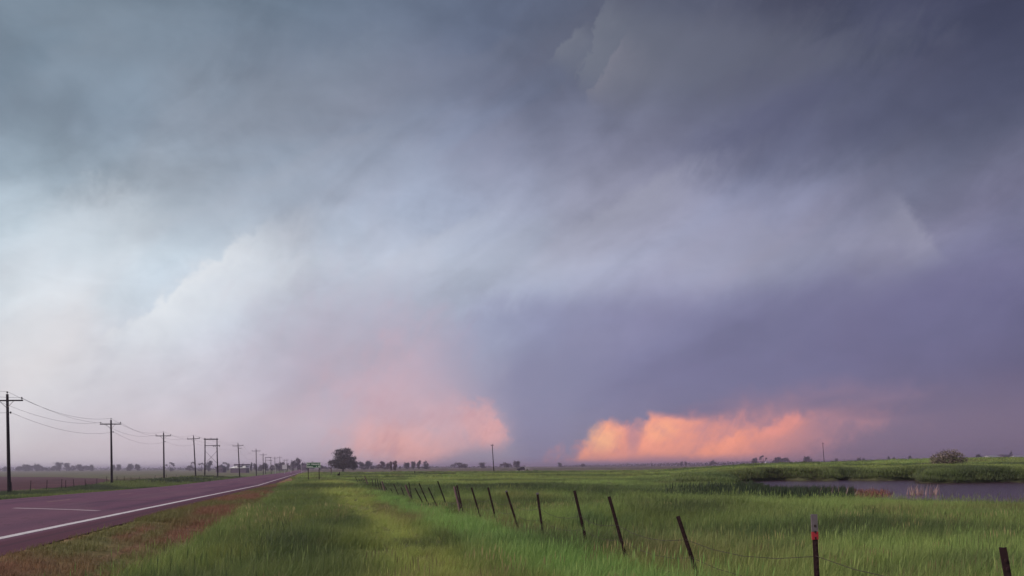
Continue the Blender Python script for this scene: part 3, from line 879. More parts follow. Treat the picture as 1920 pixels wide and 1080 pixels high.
CL = [clump('tall_grass_tuft', 80, 0.22, 0.16, 0.42, 0.004, 0.008, 0.75, 1),
      clump('tall_grass_tuft', 80, 0.24, 0.18, 0.46, 0.004, 0.0075, 0.9, 2, seedheads=3),
      clump('tall_grass_tuft', 70, 0.20, 0.14, 0.36, 0.0045, 0.009, 0.6, 3),
      clump('rank_grass_tuft', 64, 0.24, 0.20, 0.50, 0.006, 0.012, 0.8, 4, segs=4),
      clump('short_grass_tuft', 34, 0.17, 0.04, 0.15, 0.005, 0.010, 0.9, 5, segs=2),
      clump('broad_tuft', 110, 0.60, 0.10, 0.27, 0.014, 0.028, 0.7, 6, segs=2),
      clump('broad_tuft', 110, 0.65, 0.10, 0.30, 0.014, 0.030, 0.8, 7, segs=2),
      clump('far_tuft', 60, 1.20, 0.12, 0.36, 0.06, 0.12, 0.7, 8, segs=2),
      clump('dry_stems', 8, 0.16, 0.24, 0.46, 0.003, 0.005, 0.55, 9, segs=3, seedheads=7)]

def scatter_polar(r0, r1, dens, azm=39.0):
    area = math.radians(2 * azm) * (r1 * r1 - r0 * r0) / 2
    n = int(area * dens)
    r = np.sqrt(rng.uniform(r0 * r0, r1 * r1, n)); a = np.radians(rng.uniform(-azm, azm, n))
    return r * np.sin(a), r * np.cos(a)
PX, PY, PS, PI, PC, PZ, PR = [], [], [], [], [], [], []
def put_grass(x, y, size, idx, col):
    PX.append(x); PY.append(y); PS.append(size); PI.append(idx); PC.append(col)
bands = [(3.5, 14, 30, 1.0), (14, 26, 19, 1.0), (26, 45, 11, 1.1), (45, 75, 2.6, 0), (75, 130, 1.5, 0), (130, 220, 0.55, 0), (220, 300, 0.25, 0)]
for bi, (r0, r1, dens, size) in enumerate(bands):
    x, y = scatter_polar(r0, r1, dens)
    q = x + TANA * y
    col, kind, ff = cover(x, y)
    sd = pond_sd(x, y)
    n2 = fbm(x / 2.2, y / 2.6, 41); hgt = fbm(x / 3.5, y / 4.5, 101)
    road_m = (q > Q_LEFT - 0.15) & (q < Q_EDGE + 0.15)
    ok = (~road_m) & (sd > 0.55) & (kind != 2)
    if r0 >= 45: ok &= (kind != 1)
    if r0 >= 220: ok &= (q > -5)
    x, y, q, col, kind, n2, hgt = (v[ok] for v in (x, y, q, col, kind, n2, hgt))
    lumi = col.sum(1)
    dark = lumi < 0.21
    if r0 < 45:
        idx = np.where(kind == 1, 4, np.where(dark, 3, rng.integers(0, 3, len(x))))
        s = size * (0.42 + 1.12 * hgt) * rng.uniform(0.8, 1.2, len(x))
        s = np.where(dark & (kind != 1), s * 1.12, s)
        swath = np.exp(-((q - 1.8) / 0.9) ** 2) * (y < 60)
        s = s * (1 - 0.35 * (1 - sstep(pond_sd(x, y), 3, 16)) * (x > 8))
        s = np.where(kind == 1, size * rng.uniform(0.7, 1.25, len(x)), s * (1 - 0.45 * swath) * (1 - 0.35 * (q < 6) * sstep(y, 20, 32)))
        # the mown verge is sparse
        keep = (kind != 1) | (rng.random(len(x)) < 0.85)
    else:
        idx = np.where(np.full(len(x), r0 < 130), rng.integers(5, 7, len(x)), 7)
        s = (0.62 + 0.7 * hgt) * rng.uniform(0.8, 1.2, len(x)) * (1.0 if r0 < 130 else (1.05 if r0 < 220 else 1.4))
        s = np.where(kind == 3, s * 1.25, s)
        keep = np.ones(len(x), bool)
    col = col * rng.uniform(0.82, 1.18, (len(x), 1)) * (1 + (rng.random((len(x), 3)) - 0.5) * 0.12)
    put_grass(x[keep], y[keep], s[keep], idx[keep], col[keep])
# mown verge further along the road
y = rng.uniform(20, 90, 9000); q = rng.uniform(Q_EDGE + 0.1, Q_TALL, 9000); x = q - TANA * y
col, kind, ff = cover(x, y)
put_grass(x, y, rng.uniform(0.8, 1.4, len(x)), np.full(len(x), 4), col)
x, y = scatter_polar(4, 25, 2.0)
q = x + TANA * y
k = (q > Q_TALL + 0.2) & (pond_sd(x, y) > 7.0) & (fbm(x / 4.0, y / 5.0, 301) > 0.47)
x, y = x[k], y[k]
put_grass(x, y, rng.uniform(0.75, 1.2, len(x)), np.full(len(x), 8), np.array([0.30, 0.25, 0.12]) * rng.uniform(0.7, 1.35, (len(x), 1)))
bx, by = [], []
while sum(len(v) for v in bx) < 9000:
    x = rng.uniform(16, 110, 60000); y = rng.uniform(74, 150, 60000)
    sd = pond_sd(x, y); k = (sd > 0.5) & (sd < 14) & (np.abs(np.arctan2(x, y)) < R(39)) & (rng.random(len(x)) < np.exp(-sd / 6.0))
    bx.append(x[k]); by.append(y[k])
x = np.concatenate(bx)[:9000]; y = np.concatenate(by)[:9000]
col, kind, ff = cover(x, y)
put_grass(x, y, rng.uniform(1.1, 2.0, len(x)), rng.integers(5, 7, len(x)), col * rng.uniform(0.75, 1.25, (len(x), 1)))
x = np.concatenate(PX); y = np.concatenate(PY); s = np.concatenate(PS); idx = np.concatenate(PI); col = np.concatenate(PC)
z = ground_z(x, y) - 0.015
npt = len(x)
me = bpy.data.meshes.new('grass')
me.vertices.add(npt); me.vertices.foreach_set('co', np.stack([x, y, z], 1).astype(np.float32).ravel())
def add_attr(me, name, typ, key, data):
    a = me.attributes.new(name, typ, 'POINT'); a.data.foreach_set(key, np.ascontiguousarray(data).ravel())
add_attr(me, 'tint', 'FLOAT_COLOR', 'color', np.concatenate([np.clip(col, 0.01, 0.5), np.ones((npt, 1))], 1).astype(np.float32))
add_attr(me, 'turn', 'FLOAT_VECTOR', 'vector', np.stack([rng.normal(0, 0.07, npt), rng.normal(0.05, 0.07, npt), rng.uniform(-0.7, 0.7, npt)], 1).astype(np.float32))
add_attr(me, 'size', 'FLOAT', 'value', s.astype(np.float32))
add_attr(me, 'pick', 'INT', 'value', idx.astype(np.int32))

def scatter_group(name, sources):
    ng = bpy.data.node_groups.new(name, 'GeometryNodeTree')
    ng.interface.new_socket('Geometry', in_out='INPUT', socket_type='NodeSocketGeometry')
    ng.interface.new_socket('Geometry', in_out='OUTPUT', socket_type='NodeSocketGeometry')
    gi = ng.nodes.new('NodeGroupInput'); go = ng.nodes.new('NodeGroupOutput')
    iop = ng.nodes.new('GeometryNodeInstanceOnPoints')
    join = ng.nodes.new('GeometryNodeJoinGeometry')
    for src in reversed(sources):
        oi = ng.nodes.new('GeometryNodeObjectInfo'); oi.inputs[0].default_value = src; oi.inputs['As Instance'].default_value = True
        ng.links.new(oi.outputs['Geometry'], join.inputs[0])
    def attr(n_, t_):
        a = ng.nodes.new('GeometryNodeInputNamedAttribute'); a.data_type = t_; a.inputs[0].default_value = n_; return a.outputs[0]
    e2r = ng.nodes.new('FunctionNodeEulerToRotation')
    ng.links.new(attr('turn', 'FLOAT_VECTOR'), e2r.inputs[0])
    ng.links.new(gi.outputs[0], iop.inputs['Points']); ng.links.new(join.outputs[0], iop.inputs['Instance'])
    iop.inputs['Pick Instance'].default_value = True
    ng.links.new(attr('pick', 'INT'), iop.inputs['Instance Index'])
    ng.links.new(e2r.outputs[0], iop.inputs['Rotation'])
    ng.links.new(attr('size', 'FLOAT'), iop.inputs['Scale'])
    ng.links.new(iop.outputs[0], go.inputs[0])
    return ng
grass = link('grass', me, M['grass'])
tag(grass, 'long green prairie grass bent by the wind', 'grass', kind='stuff')
mod = grass.modifiers.new('scatter', 'NODES'); mod.node_group = scatter_group('grass_scatter', CL)
print('grass plants', npt)

# reed bed and dead stalks at the near end of the pond
def stalks(name, pts, hmin, hmax, wd, lean, mat, seed):
    r = random.Random(seed); V, Fc = [], []
    for (x, y) in pts:
        vv, ff = [], []
        blade(vv, ff, 0, 0, r.uniform(hmin, hmax), wd * r.uniform(0.7, 1.3), r.uniform(0.02, lean), r.gauss(0, 1.0), r.uniform(-0.5, 0.5), 3, 1.0)
        b = len(V); z0 = max(gz(x, y), WATER - 0.1) - 0.02
        V += [(x + a, y + b_, z0 + c) for a, b_, c in vv]; Fc += [tuple(b + i for i in f_) for f_ in ff]
    me = bpy.data.meshes.new(name); me.from_pydata(V, [], Fc); me.update()
    return link(name, me, mat)
rb = []
r_ = random.Random(5)
while len(rb) < 6500:
    px = r_.uniform(1240, 1602); yy = r_.uniform(43, 62)
    if r_.random() > math.exp(-((px - 1480) / 130.0) ** 2): continue
    rb.append(((px - 960) / F * yy, yy))
M['reed'] = leaf_mat('dark_reed', (0.050, 0.070, 0.040), 0.4, 0.3)
M['deadreed'] = leaf_mat('dead_reed', (0.23, 0.105, 0.080), 0.5, 0.15)
M['palereed'] = leaf_mat('bleached_reed', (0.40, 0.27, 0.26), 0.35, 0.15)
tag(stalks('reed_bed', rb, 0.32, 0.82, 0.05, 0.4, M['reed'], 3), 'dark green reeds standing at the near corner of the pond', 'reeds', kind='stuff')
db = []
for k in range(1100):
    px = r_.gauss(1620, 24); yy = r_.choice((50.5, 53, 56, 60)) + r_.gauss(0, 0.5)
    if 1560 < px < 1672: db.append(((px - 960) / F * yy, yy))
for k in range(90):
    px = r_.uniform(1530, 1610); yy = r_.uniform(43, 46); db.append(((px - 960) / F * yy, yy))
tag(stalks('dead_reeds', db, 0.14, 0.50, 0.06, 1.1, M['deadreed'], 8), 'low reddish broken dead reeds in the water beside the green reeds', 'dead reeds', kind='stuff')
pb = []
for px, yy in ((1601, 52), (1604, 53), (1611, 51), (1626, 54), (1606, 55), (1641, 54), (1662, 53), (1597, 51), (1616, 51), (1634, 56), (1584, 50), (1573, 50), (1590, 51), (1549, 49), (1535, 49), (1560, 50), (1720, 55), (1727, 55)):
    for k in range(3): pb.append(((px + r_.uniform(-1.5, 1.5) - 960) / F * yy, yy + r_.uniform(-0.2, 0.2)))
for k in range(70):
    px = r_.choice((r_.gauss(1712, 7), r_.gauss(1728, 9), r_.gauss(1751, 5))); yy = r_.uniform(54.4, 55.6); pb.append(((px - 960) / F * yy, yy))
tag(stalks('bleached_stalks', pb, 0.25, 0.95, 0.055, 0.4, M['palereed'], 12), 'pale upright bleached stalks rising out of the pond', 'dead reeds', kind='stuff')

# ------------------------------------------------------------------ right-hand wire fence
fence = empty('wire_fence', (Q_FENCE - TANA * 6, 6, gz(Q_FENCE - TANA * 6, 6)))
tag(fence, 'long row of leaning dark steel fence posts with sagging wire along the pasture', 'fence')
fl = Vector(fence.location)
POSTS = [(1902, 1150, 1880, 1027, 'r'), (1535, 1150, 1526, 965, 'w'), (1306, 1072, 1271, 968, 'r'), (1169, 1028, 1142, 931, 'r'), (1094, 992, 1077, 920, 'r'),
         (1015, 980, 1007.5, 924, 's'), (962, 960, 949, 920, 's'), (925, 954, 915, 914, 'r'), (896, 954, 884, 914, 'r'), (860, 948, 852, 912, 'd'),
         (836, 944, 820.5, 902, 'k'), (814, 938, 803, 914, 'k'), (798.5, 935, 785.5, 906, 'k'), (790, 938, 778, 914.5, 'k'), (772.5, 936, 766.5, 904.5, 'k'),
         (769, 932, 760, 909, 'b'), (758, 929, 752, 914, 'k'), (747, 928, 738, 907, 'k'), (737, 927, 732.5, 916, 'k'), (728, 925.5, 722.5, 912, 'k'),
         (722, 922, 716, 902.5, 'b'), (716.5, 918, 712, 901, 'k'), (710.5, 913, 707, 899, 'k'), (705, 910, 703.5, 899, 'k'), (699, 908, 697.5, 899, 'k'),
         (690, 909, 683.3, 893, 'b'), (686.5, 906.5, 683, 899, 'k'), (683, 905.5, 679.5, 897, 'k'), (679.5, 904.5, 676.5, 897, 'k'), (676, 904, 672.5, 897, 'k'), (671, 904, 666, 894, 'k')]
tops = []
for (bx, by, tx, ty, st) in POSTS:
    dx = (bx - 960) / F
    Z = Q_FENCE / (dx + TANA)
    # where the visible foot disappears into the grass, the post goes on down to the soil
    X = dx * Z
    def pix(px, py, Z_):
        a, b = (px - 960) / F, (HOR - py) / F
        return Vector(((a * math.cos(ROLL) + b * math.sin(ROLL)) * Z_, Z_, EYE + (-a * math.sin(ROLL) + b * math.cos(ROLL)) * Z_))
    top = pix(tx, ty, Z); foot = pix(bx, by, Z)
    d = (top - foot).normalized()
    g = gz(foot.x, Z)
    if foot.z > g - 0.1:
        foot = foot - d * ((foot.z - (g - 0.15)) / max(d.z, 0.3))
    H = (top - foot).length
    zax = d; xax = Vector((0, 1, 0)).cross(zax).normalized(); yax = zax.cross(xax)
    rot = Matrix((xax, yax, zax)).transposed()
    def P(u, v, wv): return foot + xax * u + yax * v + zax * wv - fl
    mb = MB()
    if st in ('d', 'b'):
        rr_ = 0.045 if st == 'd' else 0.05
        mb.tube([P(0, 0, 0), P(0.01, 0, H * 0.5), P(0, 0, H * 0.97), P(0, 0, H)], [rr_ * 1.05, rr_, rr_ * 0.95, rr_ * 0.6], 9)
        po = mb.build('wooden_post', M['pale_wood'], fence)
        if st == 'd':
            po['label'] = 'thicker greyish wooden post tied against a steel post'
            m2 = MB(); m2.box(P(0.085, -0.03, H * 0.5 + 0.02), (0.05, 0.035, H), rot); m2.build('post', M['rust'], fence)
        else:
            po['label'] = 'brownish wooden post among the thin dark ones'
    else:
        # a steel T-post: flange, stem and studs
        mb.box(P(0, 0, H / 2), (0.048, 0.007, H), rot)
        mb.box(P(0, 0.018, H / 2), (0.008, 0.034, H), rot)
        if Z < 30:
            nst = int(H / 0.055)
            for k in range(4, nst): mb.box(P(0, -0.008, k * 0.055), (0.012, 0.012, 0.02), rot)
        mat = M['rust'] if st in ('r', 'w', 's') else M['darkpost']
        po = mb.build('post', mat, fence)
        if st == 'w':
            po['label'] = 'upright fence post with a silver top above a red band'
            m2 = MB(); m2.box(P(0, -0.001, H - 0.075), (0.056, 0.016, 0.155), rot); m2.box(P(0, 0.018, H - 0.075), (0.015, 0.042, 0.155), rot)
            m2.build('silver_top', M['silver'], po)
            m3 = MB(); m3.box(P(0, -0.001, H - 0.19), (0.057, 0.017, 0.070), rot); m3.box(P(0, 0.018, H - 0.19), (0.016, 0.042, 0.070), rot)
            m3.build('red_band', M['redpaint'], po)
        elif st == 's':
            m2 = MB(); m2.box(P(0, 0.006, H - 0.015), (0.052, 0.040, 0.035), rot); m2.build('silver_top', M['silver'], po)
    tops.append((foot, d, H))
for wi, frac in enumerate((0.35, 0.56, 0.80)):
    mb = MB(); pts = []
    for i, (ft, d, H) in enumerate(tops):
        p = ft + d * (0.95 * frac + 0.12) - fl + Vector((0, -0.02, 0))
        if pts:
            a = pts[-1]
            for k in (1, 2, 3):
                t = k / 4
                pts.append(a.lerp(p, t) - Vector((0, 0, 0.10 * 4 * t * (1 - t) * min(1.0, (p - a).length / 2.5))))
        pts.append(p)
    mb.tube(pts, 0.003, 4)
    mb.build('fence_wire', M['wire'], fence)

# ------------------------------------------------------------------ left-hand field fence
f2x, f2y = -31.0 - TANA * 88, 88
fence2 = empty('wire_fence', (f2x, f2y, gz(f2x, f2y)))
tag(fence2, 'low fence of thin dark sticks between the ploughed field and the left roadside', 'fence')
fl2 = Vector(fence2.location)
prev = []
for px in (22, 56, 87, 115, 123, 139, 160, 181, 200, 218, 233, 246, 262, 290, 312, 330):
    Z = -30.6 / ((px - 960) / F + TANA); X = (px - 960) / F * Z
    g = gz(X, Z); H = random.uniform(1.15, 1.45)
    a = Vector((X, Z, g - 0.1)) - fl2; b = a + Vector((random.uniform(-0.12, 0.12), 0, H))
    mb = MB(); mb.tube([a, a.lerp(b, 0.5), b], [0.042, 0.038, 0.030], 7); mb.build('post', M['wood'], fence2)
    prev.append(b)
prev.sort(key=lambda p: p.y)
for h in (0.15, 0.5):
    mb = MB(); mb.tube([p - Vector((0, 0.05, h)) for p in prev], 0.008, 4); mb.build('fence_wire', M['wire'], fence2)

# ------------------------------------------------------------------ power poles
def make_pole(H=9.5, arm=2.9, drop=0.62, lower='pin', braces=True):
    root = empty('power_pole', (0, 0, 0))
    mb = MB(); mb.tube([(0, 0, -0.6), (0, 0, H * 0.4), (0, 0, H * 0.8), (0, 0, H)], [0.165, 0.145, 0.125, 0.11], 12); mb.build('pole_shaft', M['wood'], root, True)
    mb = MB(); mb.box((0, -0.15, H - drop), (arm, 0.10, 0.13)); mb.build('crossarm', M['wood'], root)
    if braces:
        for s in (-1, 1):
            mb = MB(); mb.tube([(s * 0.62, -0.17, H - drop - 0.06), (0.0 + s * 0.08, -0.13, H - drop - 0.62)], 0.022, 6); mb.build('brace', M['steel'], root)
    for x, z in ((-arm / 2 + 0.1, H - drop + 0.065), (arm / 2 - 0.1, H - drop + 0.065), (0.0, H)):
        yy = -0.15 if x else 0
        mb = MB(); mb.tube([(x, yy, z), (x, yy, z + 0.10), (x, yy, z + 0.11), (x, yy, z + 0.17), (x, yy, z + 0.20), (x, yy, z + 0.25)], [0.02, 0.02, 0.075, 0.085, 0.05, 0.065], 10)
        mb.build('insulator', M['insulator'], root, True)
    if lower == 'pin':
        mb = MB(); mb.tube([(0.08, -0.05, H - 1.75), (0.34, -0.05, H - 1.75)], 0.035, 8); mb.tube([(0.30, -0.05, H - 1.85), (0.30, -0.05, H - 1.65)], 0.06, 8); mb.build('bracket', M['insulator'], root)
    elif lower == 'arm':
        mb = MB(); mb.box((0.42, -0.14, H - 1.35), (0.95, 0.09, 0.11)); mb.build('side_arm', M['wood'], root)
    return root
# photograph column of the foot, depth, height, lean (rad), what tells it apart
PL = [(None, 37.0, 9.5, 0.0, 'pin', 'tall wooden power pole standing left of the leftmost pole in view'),
      (17, 75.7, 9.55, 0.012, 'pin', 'leftmost and tallest wooden power pole, in front of the ploughed field'),
      (209.5, 115.0, 9.4, 0.006, 'pin', 'wooden power pole at the end of the ploughed field, second from the left'),
      (307.5, 155.8, 9.35, 0.004, 'pin', 'wooden power pole in dark weeds, third from the left'),
      (367, 190.0, 10.0, 0.045, 'none', 'leaning wooden power pole just left of the big two-legged frame'),
      (449.5, 221.0, 9.5, 0.045, 'arm', 'leaning power pole with a short side arm, in front of the white roofed shed'),
      (480.5, 283.0, 9.5, 0.0, 'none', 'straight power pole just right of the white roofed shed'),
      (493.5, 352.0, 9.5, 0.0, 'none', 'hazy power pole just left of the small two-legged frame'),
      (515.5, 440.0, 9.2, 0.0, 'none', 'faint far power pole just right of the small two-legged frame'),
      (524.8, 480.0, 10.0, 0.0, 'none', 'faint far power pole, the taller of the two beyond the small frame'),
      (533.0, 560.0, 9.0, 0.0, 'none', 'very faint power pole above the pale road sign'),
      (538.0, 600.0, 9.4, 0.0, 'none', 'very faint power pole right of the pale road sign, before the grove')]
protos = {}
poles = []
for (px, Z, H, lean, lower, lab) in PL:
    if px is None:
        X = -28.8 - TANA * Z
    else:
        X = (px - 960) / F * Z
    key = (lower,)
    if key not in protos:
        protos[key] = make_pole(9.5, 2.9, 0.62, lower, True); o = protos[key]
    else:
        o = copy_tree(protos[key])
    o.location = (X, Z, gz(X, Z))
    k = H / 9.5
    o.scale = (1, 1, k)
    # crossarms sit square to the line of the road
    o.rotation_euler = (0, -lean, math.atan(TANA) * 0.5)
    tag(o, lab, 'power pole', 'wooden power poles along the left side of the road')
    poles.append(o)
bpy.context.view_layer.update()
def attach(o, x, z): return o.matrix_world @ Vector((x, -0.15 if abs(x) > 0.5 else 0, z))
WIRES = [(-1.35, 9.13, 'thin power wire on the left ends of the crossarms', 0.9), (1.35, 9.13, 'thin power wire on the right ends of the crossarms', 0.9),
         (0.0, 9.75, 'topmost thin power wire over the tops of the poles', 0.95), (0.33, 7.75, 'lowest thin power wire on the brackets below the crossarms', 0.9)]
for x, z, lab, sag in WIRES:
    pts = []
    seq = poles[:7]
    for i in range(len(seq) - 1):
        a, b = attach(seq[i], x, z), attach(seq[i + 1], x, z)
        for k in range(0, 16):
            t = k / 16
            pts.append(a.lerp(b, t) - Vector((0, 0, sag * ((b - a).length / 40.0) ** 2 * 4 * t * (1 - t))))
    pts.append(attach(seq[-1], x, z))
    mb = MB(); mb.tube(pts, 0.0125, 5)
    tag(mb.build('power_wire', M['wire']), lab, 'wire', 'wires strung along the power poles')

# two-legged frames
def make_hframe():
    H, Wd = 9.6, 2.9
    root = empty('transformer_frame', (0, 0, 0))
    for s in (-1, 1):
        mb = MB(); mb.tube([(s * Wd / 2 * 1.10, 0, -0.6), (s * Wd / 2 * 1.02, 0, H * 0.6), (s * Wd / 2, 0, H)], [0.17, 0.15, 0.12], 12); mb.build('leg', M['wood'], root, True)
    for y in (-0.16, 0.16):
        mb = MB(); mb.box((0, y, H - 0.12), (Wd + 0.5, 0.09, 0.26)); mb.build('top_beam', M['wood'], root)
    mb = MB(); mb.box((0.42, -0.16, H - 1.72), (Wd + 0.75, 0.09, 0.15)); mb.build('lower_beam', M['wood'], root)
    for s in (-1, 1):
        mb = MB(); mb.tube([(-s * 1.46, -0.12 * s, 7.9 - 1.3), (s * 1.5, -0.12 * s, 3.35)], 0.035, 6); mb.build('cross_brace', M['wood'], root)
    for x in (-1.45, 0.0, 1.45):
        mb = MB(); mb.tube([(x, 0, H - 0.0), (x, 0, H + 0.06), (x, 0, H + 0.07), (x, 0, H + 0.22)], [0.03, 0.03, 0.11, 0.08], 10); mb.build('insulator', M['insulator'], root, True)
    for x in (0.62, 1.05, 2.05):
        mb = MB(); mb.tube([(x, -0.2, H - 1.80), (x, -0.2, H - 1.98), (x, -0.2, H - 2.05)], [0.11, 0.13, 0.06], 10); mb.build('fuse', M['insulator'], root, True)
    return root
hf = make_hframe(); hx, hz = (396 - 960) / F * 200, 200.0
hf.location = (hx, hz, gz(hx, hz)); hf.rotation_euler = (0, 0, 0.1)
tag(hf, 'big two-legged wooden pole frame with crossed braces beside the road', 'pole frame', 'two-legged pole frames along the road')
h2 = copy_tree(hf); hx, hz = (503 - 960) / F * 415, 415.0
h2.location = (hx, hz, gz(hx, hz)); h2.scale = (0.92, 1, 0.92)
tag(h2, 'small far two-legged pole frame, hazy, right of the shed', 'pole frame', 'two-legged pole frames along the road')

# single poles in the pasture
pp = make_pole(9.5, 1.0, 0.35, 'none', False); Z = 272.0; X = (926 - 960) / F * Z
pp.location = (X, Z, gz(X, Z)); pp.rotation_euler = (0, -0.055, 0)
tag(pp, 'lone dark leaning pole with a tiny crossarm in the middle of the pasture', 'power pole')
p2 = copy_tree(pp); Z = 330.0; X = (1545.5 - 960) / F * Z
p2.location = (X, Z, gz(X, Z)); p2.rotation_euler = (0, -0.075, 0.3); p2.scale = (0.8, 0.8, 0.93)
tag(p2, 'lone thin leaning pole on the rise left of the bush', 'power pole')
p2 = copy_tree(pp); Z = 1000.0; X = (1221.5 - 960) / F * Z
p2.location = (X, Z, gz(X, Z)); p2.rotation_euler = (0, 0, 0); p2.scale = (1, 1, 0.8)
tag(p2, 'tiny far pole on the horizon under the orange glow', 'power pole')

# ------------------------------------------------------------------ green road sign
def text_mesh(name, s, size, mat, parent, loc):
    cu = bpy.data.curves.new(name, 'FONT'); cu.body = s; cu.size = size; cu.extrude = 0.002; cu.offset = 0.004
    to = bpy.data.objects.new(name + '_src', cu); COL.objects.link(to)
    bpy.context.view_layer.update()
    me = bpy.data.meshes.new_from_object(to.evaluated_get(bpy.context.evaluated_depsgraph_get()))
    bpy.data.objects.remove(to); bpy.data.curves.remove(cu)
    me.transform(Matrix.Rotation(R(90), 4, 'X')); me.materials.clear()
    o = link(name, me, mat, parent); o.location = loc
    return o
SZ = 108.0
SXL = (578.0 - 960) / F * SZ; SXR = (598.0 - 960) / F * SZ
sx = (SXL + SXR) / 2
sg = empty('road_sign', (sx, SZ, gz(sx, SZ)), 0.10)
tag(sg, 'green roadside guide sign with white lettering on two thin posts', 'sign')
ptop = EYE + (hor(587) - 867.0) / F * SZ - sg.location.z; pbot = EYE + (hor(587) - 877.3) / F * SZ - sg.location.z
pw = 26.0 / F * SZ; ph = ptop - pbot
mb = MB(); mb.box((0, 0, (ptop + pbot) / 2), (pw, 0.02, ph)); mb.build('sign_panel', M['green_sign'], sg)
mb = MB(); tt = 0.035
for (cx, cz, w_, h_) in ((0, ptop - tt, pw - 0.04, tt), (0, pbot + tt, pw - 0.04, tt), (-pw / 2 + tt, (ptop + pbot) / 2, tt, ph - 0.13), (pw / 2 - tt, (ptop + pbot) / 2, tt, ph - 0.13)):
    mb.box((cx, -0.013, cz), (w_, 0.006, h_))
mb.build('sign_border', M['white_paint'], sg)
for x in (SXL - sx, SXR - sx):
    mb = MB(); mb.box((x, 0.06, (ptop - 0.06 - 0.4) / 2), (0.09, 0.08, ptop - 0.06 + 0.4)); mb.build('sign_post', M['wood'], sg)
mid = (ptop + pbot) / 2
text_mesh('sign_lettering', 'Alexandria', 0.30, M['white_paint'], sg, (-pw / 2 + 0.62, -0.016, mid + 0.05))
text_mesh('sign_lettering', 'Emery', 0.28, M['white_paint'], sg, (-pw / 2 + 0.12, -0.016, mid - 0.27))
text_mesh('sign_lettering', '2', 0.26, M['white_paint'], sg, (-pw / 2 + 0.36, -0.016, mid + 0.05))
text_mesh('sign_lettering', '6', 0.26, M['white_paint'], sg, (pw / 2 - 0.62, -0.016, mid - 0.26))
for s, x, z in ((-1, -pw / 2 + 0.2, mid + 0.14), (1, pw / 2 - 0.22, mid - 0.15)):
    mb = MB()
    mb.add([(x + s * 0.13, -0.017, z), (x - s * 0.0, -0.017, z + 0.12), (x - s * 0.0, -0.017, z + 0.04), (x - s * 0.13, -0.017, z + 0.04), (x - s * 0.13, -0.017, z - 0.04), (x, -0.017, z - 0.04), (x, -0.017, z - 0.12)], [(0, 1, 2, 3, 4, 5, 6)])
    mb.build('sign_arrow', M['white_paint'], sg)

# pale sign far along the road and thin pale marker posts
Z = 300.0; X = (533.5 - 960) / F * Z
s2 = empty('road_sign', (X, Z, gz(X, Z)))
tag(s2, 'small pale square sign on a thin post far along the road', 'sign')
hb = EYE + (hor(533) - 879.5) / F * Z - s2.location.z; ht = EYE + (hor(533) - 871.5) / F * Z - s2.location.z
mb = MB(); mb.box((0, 0, (hb + ht) / 2), (9 / F * Z, 0.03, ht - hb)); mb.build('sign_panel', M['pale_sign'], s2)
mb = MB(); mb.box((0, 0.06, (ht - 0.5) / 2 - 0.1), (0.12, 0.08, ht + 0.3)); mb.build('sign_post', M['pale_sign'], s2)
for px, top, Z, lab in ((516, 873, 330, 'thin pale marker post under the far power poles'), (545.5, 868, 380, 'thin pale marker post before the dark grove'), (565.5, 870, 420, 'thin pale marker post just left of the green sign'), (621, 877, 190, 'thin grey marker post between the green sign and the big tree')):
    X = (px - 960) / F * Z; g = gz(X, Z); h = EYE + (hor(px) - top) / F * Z - g
    mb = MB(); mb.tube([(0, 0, -0.3), (0, 0, h * 0.97), (0, 0, h)], [0.10, 0.10, 0.05], 8)
    o = mb.build('marker_post', M['pale_sign'] if px < 600 else M['pale_wood']); o.location = (X, Z, g)
    tag(o, lab, 'post', 'thin marker posts by the road')

# ------------------------------------------------------------------ trees
def leaf_cloud(lobes, n, leaf, seed, hollow=0.55, hole=0.0):
    """leaf-sized faces through lobes (x, y, z, rx, ry, rz)"""
    g = np.random.default_rng(seed)
    vol = np.array([l[3] * l[4] * l[5] for l in lobes]) ** 0.75
    cnt = (vol / vol.sum() * n).astype(int) + 1
    C = []
    for l, k in zip(lobes, cnt):
        d = g.normal(size=(k, 3)); d /= np.linalg.norm(d, axis=1)[:, None]
        rad = hollow + (1.06 - hollow) * g.random(k) ** 0.6
        # lumpy surface
        lump = 1 + 0.22 * np.sin(d[:, 0] * 5.1 + seed) * np.sin(d[:, 2] * 6.3 + seed * 1.7) + 0.16 * np.sin(d[:, 1] * 9.0 + d[:, 2] * 8.0 + seed)
        C.append(np.array(l[:3]) + d * (rad * lump)[:, None] * np.array(l[3:6]))
    C = np.concatenate(C)
    k = len(C)
    sz = leaf * g.uniform(0.55, 1.45, k)
    u = g.normal(size=(k, 3)); u /= np.linalg.norm(u, axis=1)[:, None]
    v = np.cross(u, g.normal(size=(k, 3))); v /= np.linalg.norm(v, axis=1)[:, None]
    V = np.stack([C - u * sz[:, None], C + v * sz[:, None] * 0.5, C + u * sz[:, None], C - v * sz[:, None] * 0.5], 1).reshape(-1, 3)
    Fq = np.arange(4 * k).reshape(-1, 4)
    return V, Fq
def trunk_mesh(h, r, limbs, seed):
    rr = random.Random(seed); mb = MB()
    mb.tube([(0, 0, -0.3), (0.02 * h, 0, h * 0.2), (0, 0.01 * h, h * 0.5), (0, 0, h * 0.75)], [r * 1.3, r, r * 0.75, r * 0.3], 8)
    for (x, z0, z1) in limbs:
        a = Vector((0, 0, z0 * h)); b = Vector((x * h, rr.uniform(-0.15, 0.15) * h, z1 * h))
        m = a.lerp(b, 0.5) + Vector((x * h * 0.15, 0, -0.03 * h))
        mb.tube([a, m, b], [r * 0.55, r * 0.38, r * 0.12], 6)
    return mb.mesh('trunk')
